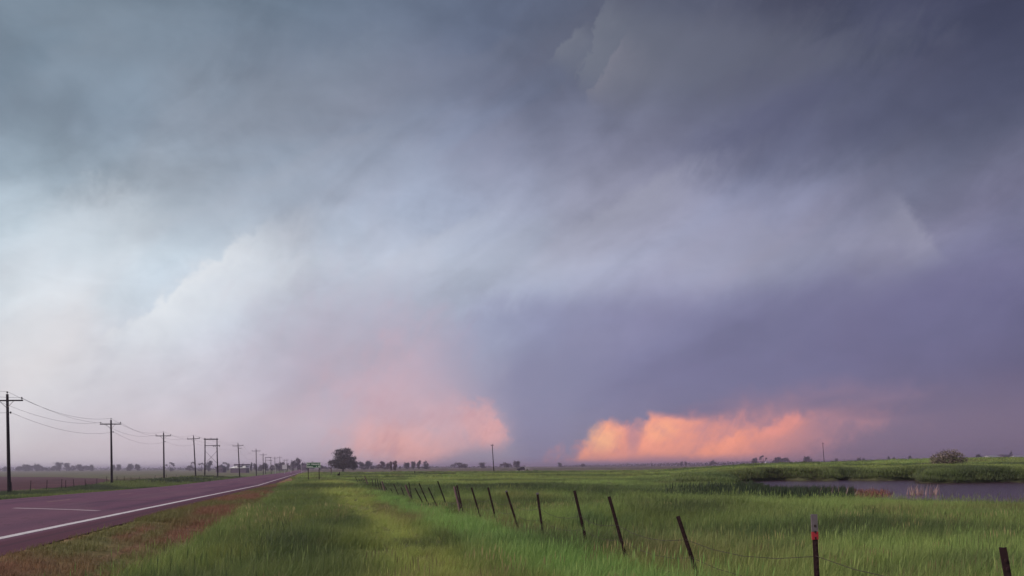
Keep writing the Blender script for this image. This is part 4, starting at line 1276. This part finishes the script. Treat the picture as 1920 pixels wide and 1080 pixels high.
def tree(name, loc, trunk_me, crown_me, lmat, label, cat, group=None, scale=(1, 1, 1), rz=0.0):
    root = empty(name, loc, rz); root.scale = scale
    link('trunk', trunk_me, M['bark'], root)
    c = link('crown', crown_me, lmat, root)
    if lmat is not crown_me.materials[0]:
        c.material_slots[0].link = 'OBJECT'; c.material_slots[0].material = lmat
    tag(root, label, cat, group)
    return root

# the big dark tree right of the sign
Z = 410.0; X = (643 - 960) / F * Z
H = 46.5 / F * Z
lob = [(-0.10, 0, 0.40, 0.36, 0.34, 0.26), (0.14, 0, 0.42, 0.38, 0.34, 0.28), (-0.30, 0, 0.33, 0.28, 0.28, 0.20), (0.34, 0.0, 0.30, 0.26, 0.28, 0.20),
       (0.02, 0, 0.66, 0.34, 0.30, 0.24), (-0.16, 0, 0.78, 0.22, 0.22, 0.15), (0.10, 0, 0.85, 0.20, 0.20, 0.12), (0.30, 0, 0.76, 0.10, 0.12, 0.09),
       (0.24, 0, 0.90, 0.10, 0.10, 0.05), (0.44, 0, 0.55, 0.12, 0.14, 0.07), (-0.50, 0, 0.40, 0.10, 0.12, 0.06), (0.46, 0, 0.22, 0.14, 0.16, 0.09), (-0.05, 0.05, 0.20, 0.26, 0.24, 0.10)]
V, Fq = leaf_cloud([tuple(c * H for c in l) for l in lob], 9000, 0.30, 3, 0.35)
crown = np_mesh('crown', V, Fq)
crown.materials.append(M['leaf'])
tree('broadleaf_tree', (X, Z, gz(X, Z)), trunk_mesh(H, 0.42, [(-0.3, 0.12, 0.42), (0.32, 0.12, 0.45), (0.12, 0.2, 0.75), (-0.14, 0.25, 0.7), (0.4, 0.16, 0.28), (-0.42, 0.15, 0.36)], 5), crown, M['leaf'],
     'big dark round-topped tree standing alone right of the green sign', 'tree')

# variants of far trees, unit height
VAR = {}
def variant(key, lob, n, leaf, limbs, seed, tr=0.035):
    V, Fq = leaf_cloud(lob, n, leaf, seed, 0.3)
    c = np_mesh('crown', V, Fq); c.materials.append(M['leaf_far'])
    t = trunk_mesh(1.0, tr, limbs, seed); t.materials.append(M['bark'])
    VAR[key] = (t, c)
def random_crown(kind, seed):
    r = random.Random(seed)
    L = []
    if kind == 'round':
        for k in range(8):
            a = r.uniform(0, 2 * math.pi); d = r.uniform(0.05, 0.26)
            L.append((d * math.cos(a) * 1.1, d * math.sin(a) * 0.6, 0.58 + d * math.sin(a * 1.7 + seed) * 0.9, r.uniform(0.13, 0.25), 0.2, r.uniform(0.12, 0.22)))
        L.append((r.uniform(-.1, .1), 0, 0.34, 0.30, 0.22, 0.16)); L.append((r.uniform(-.3, .3), 0, 0.16, 0.30, 0.22, 0.12))
    elif kind == 'wide':
        for k in range(9):
            t = k / 8 * 2 - 1
            L.append((t * 0.55, r.uniform(-.1, .1), 0.70 - 0.28 * t * t + r.uniform(-.10, .08), r.uniform(0.12, 0.22), 0.2, r.uniform(0.12, 0.22)))
        for k in range(4): L.append((r.uniform(-.5, .5), 0, r.uniform(0.22, 0.4), r.uniform(.16, .28), 0.2, 0.16))
    elif kind == 'tall':
        for k in range(8):
            z = 0.2 + 0.1 * k
            L.append((r.uniform(-.16, .16), r.uniform(-.08, .08), z, r.uniform(0.12, 0.22), 0.18, r.uniform(0.10, 0.16)))
    elif kind == 'sparse':
        for k in range(8):
            a = r.uniform(0.1, math.pi - 0.1)
            L.append((math.cos(a) * 0.36, r.uniform(-.1, .1), 0.52 + math.sin(a) * 0.38, r.uniform(0.08, 0.15), 0.12, r.uniform(0.06, 0.11)))
        L.append((r.uniform(-.2, .2), 0, 0.18, 0.22, 0.15, 0.12))
    elif kind == 'cone':
        for k in range(7): L.append((r.uniform(-.04, .04), 0, 0.14 + 0.125 * k, 0.38 * (1 - k / 7.5) * r.uniform(.85, 1.1), 0.3 * (1 - k / 7.5), 0.11))
    else:
        for k in range(8): L.append((-0.9 + 1.8 * k / 7, r.uniform(-.2, .2), r.uniform(0.25, 0.55), r.uniform(0.16, 0.34), 0.3, r.uniform(0.25, 0.45)))
    return L
LIMBS = {'round': [(-0.2, 0.15, 0.6), (0.22, 0.2, 0.62), (0.1, 0.2, 0.8)], 'wide': [(-0.38, 0.15, 0.58), (0.38, 0.15, 0.6), (-0.12, 0.2, 0.75), (0.15, 0.2, 0.72)], 'tall': [(0.12, 0.3, 0.65), (-0.14, 0.3, 0.6)],
         'sparse': [(-0.30, 0.15, 0.72), (0.2, 0.15, 0.88), (0.36, 0.2, 0.62), (-0.1, 0.2, 0.88)], 'cone': [], 'low': []}
NLEAF = {'round': 620, 'wide': 680, 'tall': 460, 'sparse': 240, 'cone': 420, 'low': 380}
for kind in LIMBS:
    for q_ in range(6 if kind in ('round', 'wide') else 3):
        variant((kind, q_), random_crown(kind, 50 + q_ * 13), NLEAF[kind], {'low': 0.10, 'sparse': 0.055}.get(kind, 0.065), LIMBS[kind], 7 + q_, 0.03)

# column, width, height (photograph pixels), depth, shape, label
GL = 'hazy trees along the horizon'
TREES = [
 (9, 9, 6, 1250, 'round', 'small hazy tree on the horizon at the far left, left of the first power pole'),
 (36, 16, 6, 1250, 'wide', 'low hazy tree just right of the leftmost power pole'),
 (48, 16, 10, 1250, 'round', 'hazy rounded tree in the left tree line, left of its middle gap'),
 (60, 12, 8, 1250, 'wide', 'hazy tree between two rounder ones in the left tree line'),
 (68.5, 12, 10.5, 1250, 'round', 'hazy tree with a peaked crown at the right end of the first clump'),
 (77, 9, 6.5, 1250, 'wide', 'short hazy tree at the dip of the left tree line'),
 (88, 14, 4.5, 1280, 'low', 'very low hazy bush line in the dip of the left tree line'),
 (102, 14, 7, 1250, 'wide', 'hazy tree sloping up to the tallest clump of the left tree line'),
 (112, 15, 13.5, 1250, 'round', 'tallest hazy tree in the left tree line'),
 (125, 13, 12, 1250, 'round', 'hazy flat-topped tree right of the tallest one in the left tree line'),
 (137, 9, 7, 1250, 'wide', 'short hazy tree in a gap of the left tree line'),
 (149.5, 13, 10.5, 1230, 'round', 'hazy round tree before the last two of the left tree line'),
 (161, 12, 7.5, 1230, 'wide', 'hazy low tree next to last in the left tree line'),
 (172, 9.5, 9.5, 1230, 'round', 'hazy ball-shaped tree ending the left tree line'),
 (212, 10, 9, 1150, 'round', 'hazy tree half hidden behind the second power pole'),
 (223, 10, 9.5, 1150, 'round', 'hazy round tree just right of the second power pole'),
 (244, 13, 11, 1150, 'round', 'hazy square-topped tree between the second and third power poles'),
 (258, 11, 9.5, 1150, 'round', 'hazy round tree leaning right between the second and third power poles'),
 (319, 12, 12, 900, 'sparse', 'thin bare-looking tree just right of the third power pole'),
 (356, 14, 7, 950, 'wide', 'low hazy shrub left of the leaning power pole'),
 (362, 7, 13, 950, 'sparse', 'thin hazy tree right behind the leaning power pole'),
 (378, 13, 11, 850, 'sparse', 'arched open-crowned tree just left of the big frame'),
 (392, 11, 14, 850, 'tall', 'spiky upright tree seen through the big two-legged frame'),
 (421, 11, 12, 1000, 'sparse', 'pale thin tree right of the small gabled shed'),
 (427.5, 6, 9, 900, 'tall', 'narrow hazy tree between the gabled shed and the white roofed shed'),
 (456, 8, 11.5, 900, 'round', 'small hazy tree peeping over the white roofed shed'),
 (471, 4.5, 11, 700, 'tall', 'narrow dark tree just left of the straight power pole'),
 (478.5, 8, 11, 800, 'round', 'dark round tree behind the straight power pole'),
 (490, 13, 9, 800, 'round', 'dark rounded tree left of the small two-legged frame'),
 (498, 10, 12, 800, 'round', 'dark tree behind the small two-legged frame'),
 (511, 10, 8, 760, 'wide', 'low dark tree right of the small two-legged frame'),
 (519, 12, 11, 760, 'round', 'dark round tree left of the pale square sign'),
 (528, 12, 14, 760, 'round', 'dark tree behind the pale square sign'),
 (539, 12, 11, 740, 'wide', 'dark low tree right of the pale square sign'),
 (550, 15, 18, 740, 'round', 'large dark tree in the grove at the end of the road'),
 (559, 11, 19, 740, 'tall', 'tallest tree of the grove at the end of the road'),
 (567, 12, 14, 740, 'round', 'dark tree at the right side of the grove, left of the green sign'),
 (587, 17, 13.5, 760, 'wide', 'dark domed tree showing above the green sign'),
 (602, 8, 8, 800, 'round', 'small hazy tree just right of the green sign'),
 (612, 12, 5, 900, 'low', 'low hazy bushes left of the big dark tree'),
 (666, 14, 14, 700, 'round', 'hazy purple tree partly behind the right side of the big dark tree'),
 (678, 12, 14, 760, 'round', 'grey tree first to the right of the big dark tree'),
 (690, 15, 17, 760, 'round', 'tall grey round tree, second to the right of the big dark tree'),
 (700.5, 10, 7, 780, 'wide', 'low grey bush beside the second tree right of the big one'),
 (710, 12, 9, 800, 'wide', 'low grey tree left of the reddish trees'),
 (718, 11, 15, 800, 'round', 'grey rounded tree just left of the reddish trees'),
 (727, 10, 13, 800, 'round', 'pale grey tree touching the reddish trees'),
 (733, 6, 13, 480, 'tall', 'narrow reddish tree, left one of the pair'),
 (740.5, 9, 14, 480, 'tall', 'reddish tree with a dark top, right one of the pair'),
 (750, 5, 5, 800, 'round', 'tiny hazy tree right of the reddish pair'),
 (762, 13, 12, 800, 'round', 'grey tree under the pink glow, right of the reddish pair'),
 (775.5, 10, 14.5, 800, 'round', 'upright grey tree in the middle of the group under the pink glow'),
 (785.5, 7, 14, 800, 'tall', 'slim grey tree between two wider ones under the pink glow'),
 (798, 13, 14, 800, 'cone', 'pointed cone-shaped tree at the right end of the group under the pink glow'),
 (861, 24, 12, 950, 'wide', 'broad domed tree alone on the horizon left of the lone pole'),
 (903, 13, 10.5, 950, 'round', 'small round tree just left of the lone pole in the pasture'),
 (946, 15, 11, 950, 'wide', 'wide hazy tree between the lone pole and the parked pickup'),
 (954, 10, 9, 980, 'wide', 'low hazy tree just behind the parked pickup on its left'),
 (968, 15, 13.5, 950, 'round', 'taller hazy tree right above the parked pickup'),
 (1050, 8, 8, 1200, 'round', 'small lone tree under the dark rain shaft'),
 (1093, 9, 5, 1300, 'wide', 'tiny bushy tree at the left foot of the orange glow'),
 (1278, 6, 6.5, 1300, 'round', 'left one of two tiny trees under the middle of the orange glow'),
 (1285.5, 6, 6.5, 1300, 'round', 'right one of two tiny trees under the middle of the orange glow'),
 (1337, 10, 7, 1300, 'wide', 'small tree with a slanting crown under the orange glow'),
 (1415, 12, 10, 1200, 'round', 'hazy tree left of the tiny white house'),
 (1431, 11, 13, 1200, 'sparse', 'open-crowned taller tree beside the tiny white house'),
 (1458, 18, 12, 1200, 'round', 'peaked left part of the dark grove right of the tiny white house'),
 (1472, 18, 9.5, 1200, 'wide', 'lower right part of the dark grove right of the tiny white house'),
 (1512, 14, 12, 1200, 'round', 'round hazy tree left of the thin leaning pole'),
 (1520, 8, 8, 1200, 'round', 'small hazy tree touching the round one left of the thin leaning pole'),
 (1568, 7, 7, 1300, 'round', 'tiny hazy tree just right of the thin leaning pole'),
 (1611, 8, 7.5, 1100, 'round', 'left one of two dark little trees on the crest'),
 (1619, 8, 7, 1100, 'round', 'right one of two dark little trees on the crest'),
 (1667, 5, 6, 1200, 'tall', 'tiny pale tree on the crest, left of a darker one'),
 (1676, 6, 7, 1100, 'round', 'tiny dark tree on the crest midway to the bush'),
 (1708, 9, 8, 1300, 'round', 'faint hazy tree on the crest left of the bush'),
 (1834, 12, 10, 1000, 'round', 'dark hazy tree right of the bush'),
 (1896, 8, 12, 1000, 'cone', 'dark hazy tree between the two pale roofs at the right edge'),
]
BASEROW = [(0, 879), (700, 878.5), (960, 876.5), (1060, 874.5), (1200, 871.5), (1400, 867.5), (1560, 865.5), (1700, 861.5), (1800, 859.5), (1920, 857.5)]
def base_row(px): return float(np.interp(px, [b[0] for b in BASEROW], [b[1] for b in BASEROW]))
for i, (px, w_, h_, Z, key, lab) in enumerate(TREES):
    X = (px - 960) / F * Z
    g = gz(X, Z)
    top = EYE + (hor(px) - (base_row(px) - h_ - 0.5)) / F * Z
    hh = max(top - g, 2.5)
    ww = w_ * 1.3 / F * Z
    base_w = {'round': 1.0, 'wide': 1.4, 'tall': 0.66, 'sparse': 0.86, 'cone': 0.76, 'low': 2.1}[key]
    t_, c_ = VAR[(key, (i * 5 + int(px)) % (6 if key in ('round', 'wide') else 3))]
    sxw = ww / base_w
    mir = -1 if i % 2 else 1
    red = 'reddish tree' in lab
    tree('far_tree', (X, Z, g - 0.2), t_, c_, M['leaf_red'] if red else M['leaf_far'], lab, 'tree', GL, (sxw * mir, sxw, hh * 1.02), rng.uniform(-0.4, 0.4))
# hedgerow that reads as one dark line far off
V_, F_ = [], []
lobs = []
for px in list(np.arange(-60, 640, 3.0)) + list(np.arange(660, 985, 3.0)) + list(np.arange(1050, 1960, 3.0)):
    Zh = 1450 + 150 * math.sin(px * 0.013)
    Xh = (px - 960) / F * Zh
    g = gz(Xh, Zh); hp = 1.4 + (3.6 if px < 830 else 2.6) * float(vnoise(np.array([px / 14.0]), np.array([0.5]), 77)[0])
    top = EYE + (hor(px) - (base_row(px) - hp)) / F * Zh
    hh = max(top - g, 1.5)
    lobs.append((Xh, Zh, g + hh * 0.5, 3.2, 2.5, hh * 0.55))
V, Fq = leaf_cloud(lobs, 17000, 0.95, 19, 0.2)
hg = np_mesh('hedgerow', V, Fq)
tag(link('hedgerow', hg, M['leaf_far']), 'thin dark line of distant shelterbelts along the horizon', 'distant hedgerow', kind='stuff')

# the shrub on the far bank
Z = 118.0; X = (1779 - 960) / F * Z
g = gz(X, Z); wd = 66 / F * Z; top = EYE + (hor(1782) - 840.0) / F * Z; bot = EYE + (hor(1782) - 873.5) / F * Z
hh = top - bot
lob = [(-0.30, 0, 0.45, 0.20, 0.2, 0.26), (-0.10, 0, 0.62, 0.20, 0.2, 0.28), (0.10, 0, 0.66, 0.18, 0.2, 0.28), (0.28, 0, 0.50, 0.18, 0.2, 0.24), (0.42, 0, 0.34, 0.12, 0.16, 0.16),
       (-0.42, 0, 0.32, 0.12, 0.15, 0.20), (0.0, 0.05, 0.30, 0.28, 0.2, 0.24), (0.20, 0, 0.26, 0.2, 0.2, 0.16), (-0.24, 0, 0.20, 0.2, 0.2, 0.16)]
lob = [(a * wd, b * wd, c * hh, d * wd, e * wd, f_ * hh) for a, b, c, d, e, f_ in lob]
V, Fq = leaf_cloud(lob, 4600, 0.085, 23, 0.45)
root = empty('shrub', (X, Z, min(bot, g + 0.3)))
cr_ = np_mesh('foliage', V, Fq); link('foliage', cr_, M['leaf_olive'], root)
for k in range(11):
    a = random.uniform(-1, 1); mb = MB()
    e = Vector((a * wd * 0.40, random.uniform(-0.2, 0.2) * wd, hh * random.uniform(0.45, 0.85)))
    mb.tube([(a * 0.15, 0, -0.5), Vector((a * 0.3, 0, 0)).lerp(e, 0.45) + Vector((0, 0, -0.1)), e], [0.06, 0.045, 0.015], 6)
    mb.build('stem', M['bark'], root)
tag(root, 'rounded silvery-brown shrub on the grassy far bank of the pond', 'shrub')

# ------------------------------------------------------------------ buildings
def gable(name, px, w_px, Z, eave_px, ridge_px, depth, wallm, roofm, label, rz=0.0, along=True):
    X = (px - 960) / F * Z; g = gz(X, Z) - 0.3
    w_ = w_px / F * Z
    eh = EYE + (hor(px) - eave_px) / F * Z - g; rh = EYE + (hor(px) - ridge_px) / F * Z - g
    root = empty(name, (X, Z, g), rz)
    hw, hd = w_ / 2, depth / 2
    mb = MB()
    if along:   # ridge runs left-right
        v = [(-hw, -hd, 0), (hw, -hd, 0), (hw, hd, 0), (-hw, hd, 0), (-hw, -hd, eh), (hw, -hd, eh), (hw, hd, eh), (-hw, hd, eh), (-hw, 0, rh), (hw, 0, rh)]
        mb.add(v, [(0, 1, 5, 4), (2, 3, 7, 6), (1, 2, 6, 9, 5), (3, 0, 4, 8, 7)])
        rf = [(-hw - .3, -hd - .4, eh - .05), (hw + .3, -hd - .4, eh - .05), (hw + .3, 0, rh + .12), (-hw - .3, 0, rh + .12), (hw + .3, hd + .4, eh - .05), (-hw - .3, hd + .4, eh - .05)]
        fc = [(0, 1, 2, 3), (3, 2, 4, 5)]
    else:       # gable end faces the viewer
        v = [(-hw, -hd, 0), (hw, -hd, 0), (hw, hd, 0), (-hw, hd, 0), (-hw, -hd, eh), (hw, -hd, eh), (hw, hd, eh), (-hw, hd, eh), (0, -hd, rh), (0, hd, rh)]
        mb.add(v, [(0, 1, 5, 8, 4), (2, 3, 7, 9, 6), (1, 2, 6, 5), (3, 0, 4, 7)])
        rf = [(-hw - .4, -hd - .3, eh - .08), (0, -hd - .3, rh + .12), (0, hd + .3, rh + .12), (-hw - .4, hd + .3, eh - .08), (hw + .4, -hd - .3, eh - .08), (hw + .4, hd + .3, eh - .08)]
        fc = [(0, 1, 2, 3), (1, 4, 5, 2)]
    mb.build('wall', wallm, root)
    m2 = MB(); m2.add(rf, fc); m2.add([(a, b, c + 0.16) for a, b, c in rf], fc); ro = m2.build('roof', roofm, root)
    m3 = MB(); m3.box((-hw * 0.3, -hd - 0.03, eh * 0.36), (w_ * 0.16, 0.06, eh * 0.72)); m3.build('door', M['glass'], root)
    for k in (0.25, 0.62):
        m3 = MB(); m3.box((hw * k, -hd - 0.03, eh * 0.55), (w_ * 0.10, 0.06, eh * 0.3)); m3.build('window', M['glass'], root)
    tag(root, label, 'building')
    return root
gable('shed', 414.5, 13, 620, 876.6, 873.2, 8, M['barnwall'], M['darkroof'], 'small dark gabled shed right of the big two-legged frame', 0, False)
gable('farm_house', 1438, 6, 1150, 866.3, 865.0, 7, M['whitewall'], M['paleroof'], 'tiny white house between hazy trees on the horizon')
gable('long_barn', 1859, 20, 900, 857.4, 854.0, 16, M['whitewall'], M['paleroof'], 'pale roofed long barn right of the bush', 0.1, True)
gable('long_barn', 1908, 19, 920, 857.2, 854.6, 16, M['whitewall'], M['paleroof'], 'pale roofed long barn at the right edge of the picture', 0.05, True)
gable('farm_shed', 1884, 20, 980, 855.0, 852.6, 14, M['barnwall'], M['darkroof'], 'dark roofed barn behind and between the two pale barns', 0.0, True)
# grove house by the road end
gable('farm_house', 572, 9, 700, 873.0, 869.6, 9, M['barnwall'], M['darkroof'], 'dark hazy house under the trees left of the green sign', 0.0, False)

# white roofed shed with a flat canopy above it
Z = 560.0; X = (450 - 960) / F * Z; g = gz(X, Z) - 0.2
root = empty('canopy_shed', (X, Z, g))
def hpx(py): return EYE + (hor(450) - py) / F * Z - g
u = Z / F
mb = MB()
x0, x1 = (434 - 450) * u, (466 - 450) * u
mb.add([(x0, -4, hpx(877.2)), (x1, -4, hpx(877.2)), (x1, 3, hpx(873.6)), (x0 + 4 * u, 3, hpx(873.6)), (x0, -4, hpx(877.2) - .2), (x1, -4, hpx(877.2) - .2), (x1, 3, hpx(873.6) - .2), (x0 + 4 * u, 3, hpx(873.6) - .2)],
       [(0, 1, 2, 3), (7, 6, 5, 4), (0, 4, 5, 1), (1, 5, 6, 2), (2, 6, 7, 3), (3, 7, 4, 0)])
mb.build('low_roof', M['brightroof'], root)
mb = MB(); mb.box(((x0 + x1) / 2, -0.3, (hpx(877.4) - 0.3) / 2), (x1 - x0 - 1.0, 6.4, max(hpx(877.4) - 0.3, 0.5) + 0.4)); mb.build('wall', M['barnwall'], root)
mb = MB(); mb.box(((453.7 - 450) * u, 0, (hpx(870.2) + hpx(872.9)) / 2), (24 * u, 7, hpx(870.2) - hpx(872.9))); mb.build('canopy', M['darkroof'], root)
for px in (443.5, 450, 457, 464):
    mb = MB(); mb.box(((px - 450) * u, -3.0, hpx(872.9) / 2), (0.25, 0.25, hpx(872.9))); mb.build('canopy_post', M['barnwall'], root)
mb = MB(); mb.box(((461.5 - 450) * u, -4.2, (hpx(873.6) + hpx(876.8)) / 2), (5.5 * u, 0.1, hpx(873.6) - hpx(876.8))); mb.build('door', M['brightroof'], root)
tag(root, 'low shed with a bright white roof under a dark flat canopy', 'building')

# ------------------------------------------------------------------ parked pickup in the pasture
Z = 345.0; X = (980.5 - 960) / F * Z; g = gz(X, Z) + 0.12
root = empty('pickup_truck', (X, Z, g), math.pi)
tag(root, 'dark purple pickup with a pale flatbed parked in the pasture near the lone pole', 'pickup')
def prism(prof, half, bev=0.0):
    mb = MB(); n = len(prof)
    mb.add([(x, -half, z) for x, z in prof] + [(x, half, z) for x, z in prof], [tuple(range(n)), tuple(range(2 * n - 1, n - 1, -1))] + [(i, n + i, n + (i + 1) % n, (i + 1) % n) for i in range(n)])
    return mb
# nose points to local +x; turned half round so that it faces left in the picture
prism([(2.65, 0.42), (2.68, 0.80), (2.50, 0.98), (1.45, 1.10), (0.95, 1.62), (-0.55, 1.66), (-0.85, 1.10), (-0.95, 0.42)], 0.90).build('body', M['carpaint'], root)
prism([(-0.97, 0.70), (-0.97, 0.86), (-2.70, 0.86), (-2.70, 0.70)], 0.95).build('flatbed', M['pale_sign'], root)
mb = MB()
for yy in (-0.88, 0.88):
    mb.tube([(-1.05, yy, 0.86), (-1.05, yy, 1.60), (-2.0, yy, 1.72), (-2.62, yy, 1.70), (-2.62, yy, 0.86)], 0.07, 7)
mb.tube([(-1.05, -0.88, 1.58), (-1.05, 0.88, 1.58)], 0.05, 6); mb.tube([(-2.62, -0.88, 1.68), (-2.62, 0.88, 1.68)], 0.05, 6)
mb.build('rack', M['pale_sign'], root)
prism([(1.36, 1.13), (0.93, 1.56), (0.30, 1.58), (0.30, 1.13)], 0.915).build('window', M['glass'], root)
prism([(0.22, 1.13), (0.22, 1.58), (-0.52, 1.60), (-0.74, 1.13)], 0.915).build('window', M['glass'], root)
prism([(1.47, 1.13), (1.00, 1.58), (0.98, 1.58), (1.44, 1.13)], 0.80).build('windscreen', M['glass'], root)
for x in (1.75, -1.85):
    for yy in (-0.82, 0.82):
        mb = MB(); mb.tube([(x, yy - 0.13, 0.40), (x, yy + 0.13, 0.40)], 0.41, 18); wh = mb.build('wheel', M['rubber'], root)
        mb = MB(); mb.tube([(x, yy - 0.14, 0.40), (x, yy + 0.14, 0.40)], 0.22, 14); mb.build('rim', M['steel'], wh)
for yy in (-0.68, 0.68):
    mb = MB(); mb.box((2.665, yy, 0.78), (0.06, 0.26, 0.16)); mb.build('headlight', M['silver'], root)
mb = MB(); mb.box((2.70, 0, 0.52), (0.12, 1.7, 0.18)); mb.build('bumper', M['steel'], root)

# ------------------------------------------------------------------ small dark things in the grass
Z = 150.0; X = (635 - 960) / F * Z; g = gz(X, Z)
root = empty('tree_stump', (X, Z, g))
hs = EYE + (hor(635) - 884.0) / F * Z - g; hs = max(hs, 0.9)
mb = MB(); mb.tube([(-0.02, 0, -0.2), (0, 0, hs * 0.35), (-0.05, 0, hs * 0.62)], [0.30, 0.24, 0.17], 9); mb.build('stump_body', M['stump'], root)
mb = MB(); mb.tube([(0.05, 0, hs * 0.25), (0.16, 0, hs * 0.7), (0.20, 0, hs)], [0.15, 0.10, 0.03], 7); mb.build('splinter', M['stump'], root)
tag(root, 'small black broken stump in the grass in front of the big dark tree', 'stump')
Z = 215.0; X = (777.5 - 960) / F * Z; g = gz(X, Z)
root = empty('broken_rail', (X, Z, g))
hs = max(EYE + (hor(777) - 883.6) / F * Z - g, 0.9)
mb = MB(); mb.tube([(0, 0, -0.3), (0, 0, hs * 0.6), (0.03, 0, hs)], [0.17, 0.15, 0.10], 8); mb.build('post', M['stump'], root)
mb = MB(); mb.tube([(0.1, 0, hs * 0.45), (2.6, 0.3, hs * 0.60), (5.4, 0.5, hs * 0.75)], [0.07, 0.06, 0.05], 7); mb.build('rail', M['stump'], root)
tag(root, 'short black post with a thin fallen rail in the pasture below the pink glow', 'post')

# ------------------------------------------------------------------ haze
HZ_TOP, HZ_BOT, HZ_R = EYE + 12.8, -9.0, 9400.0
me = bpy.data.meshes.new('haze')
bm = bmesh.new(); bmesh.ops.create_cube(bm, size=1.0)
for v in bm.verts:
    v.co = (v.co.x * 2 * HZ_R, v.co.y * 2 * HZ_R, HZ_TOP if v.co.z > 0 else HZ_BOT)
bm.to_mesh(me); bm.free()
hm = bpy.data.materials.new('haze'); hm.use_nodes = True; hm.node_tree.nodes.clear()
w = NT(hm.node_tree)
pv = w.n('ShaderNodeVolumePrincipled')
pv.inputs['Color'].default_value = (0.90, 0.79, 1.0, 1)
pv.inputs['Density'].default_value = 0.00042
pv.inputs['Anisotropy'].default_value = 0.84
ho = w.n('ShaderNodeOutputMaterial'); hm.node_tree.links.new(pv.outputs[0], ho.inputs['Volume'])
haze = link('haze', me, hm)
tag(haze, kind='stuff')
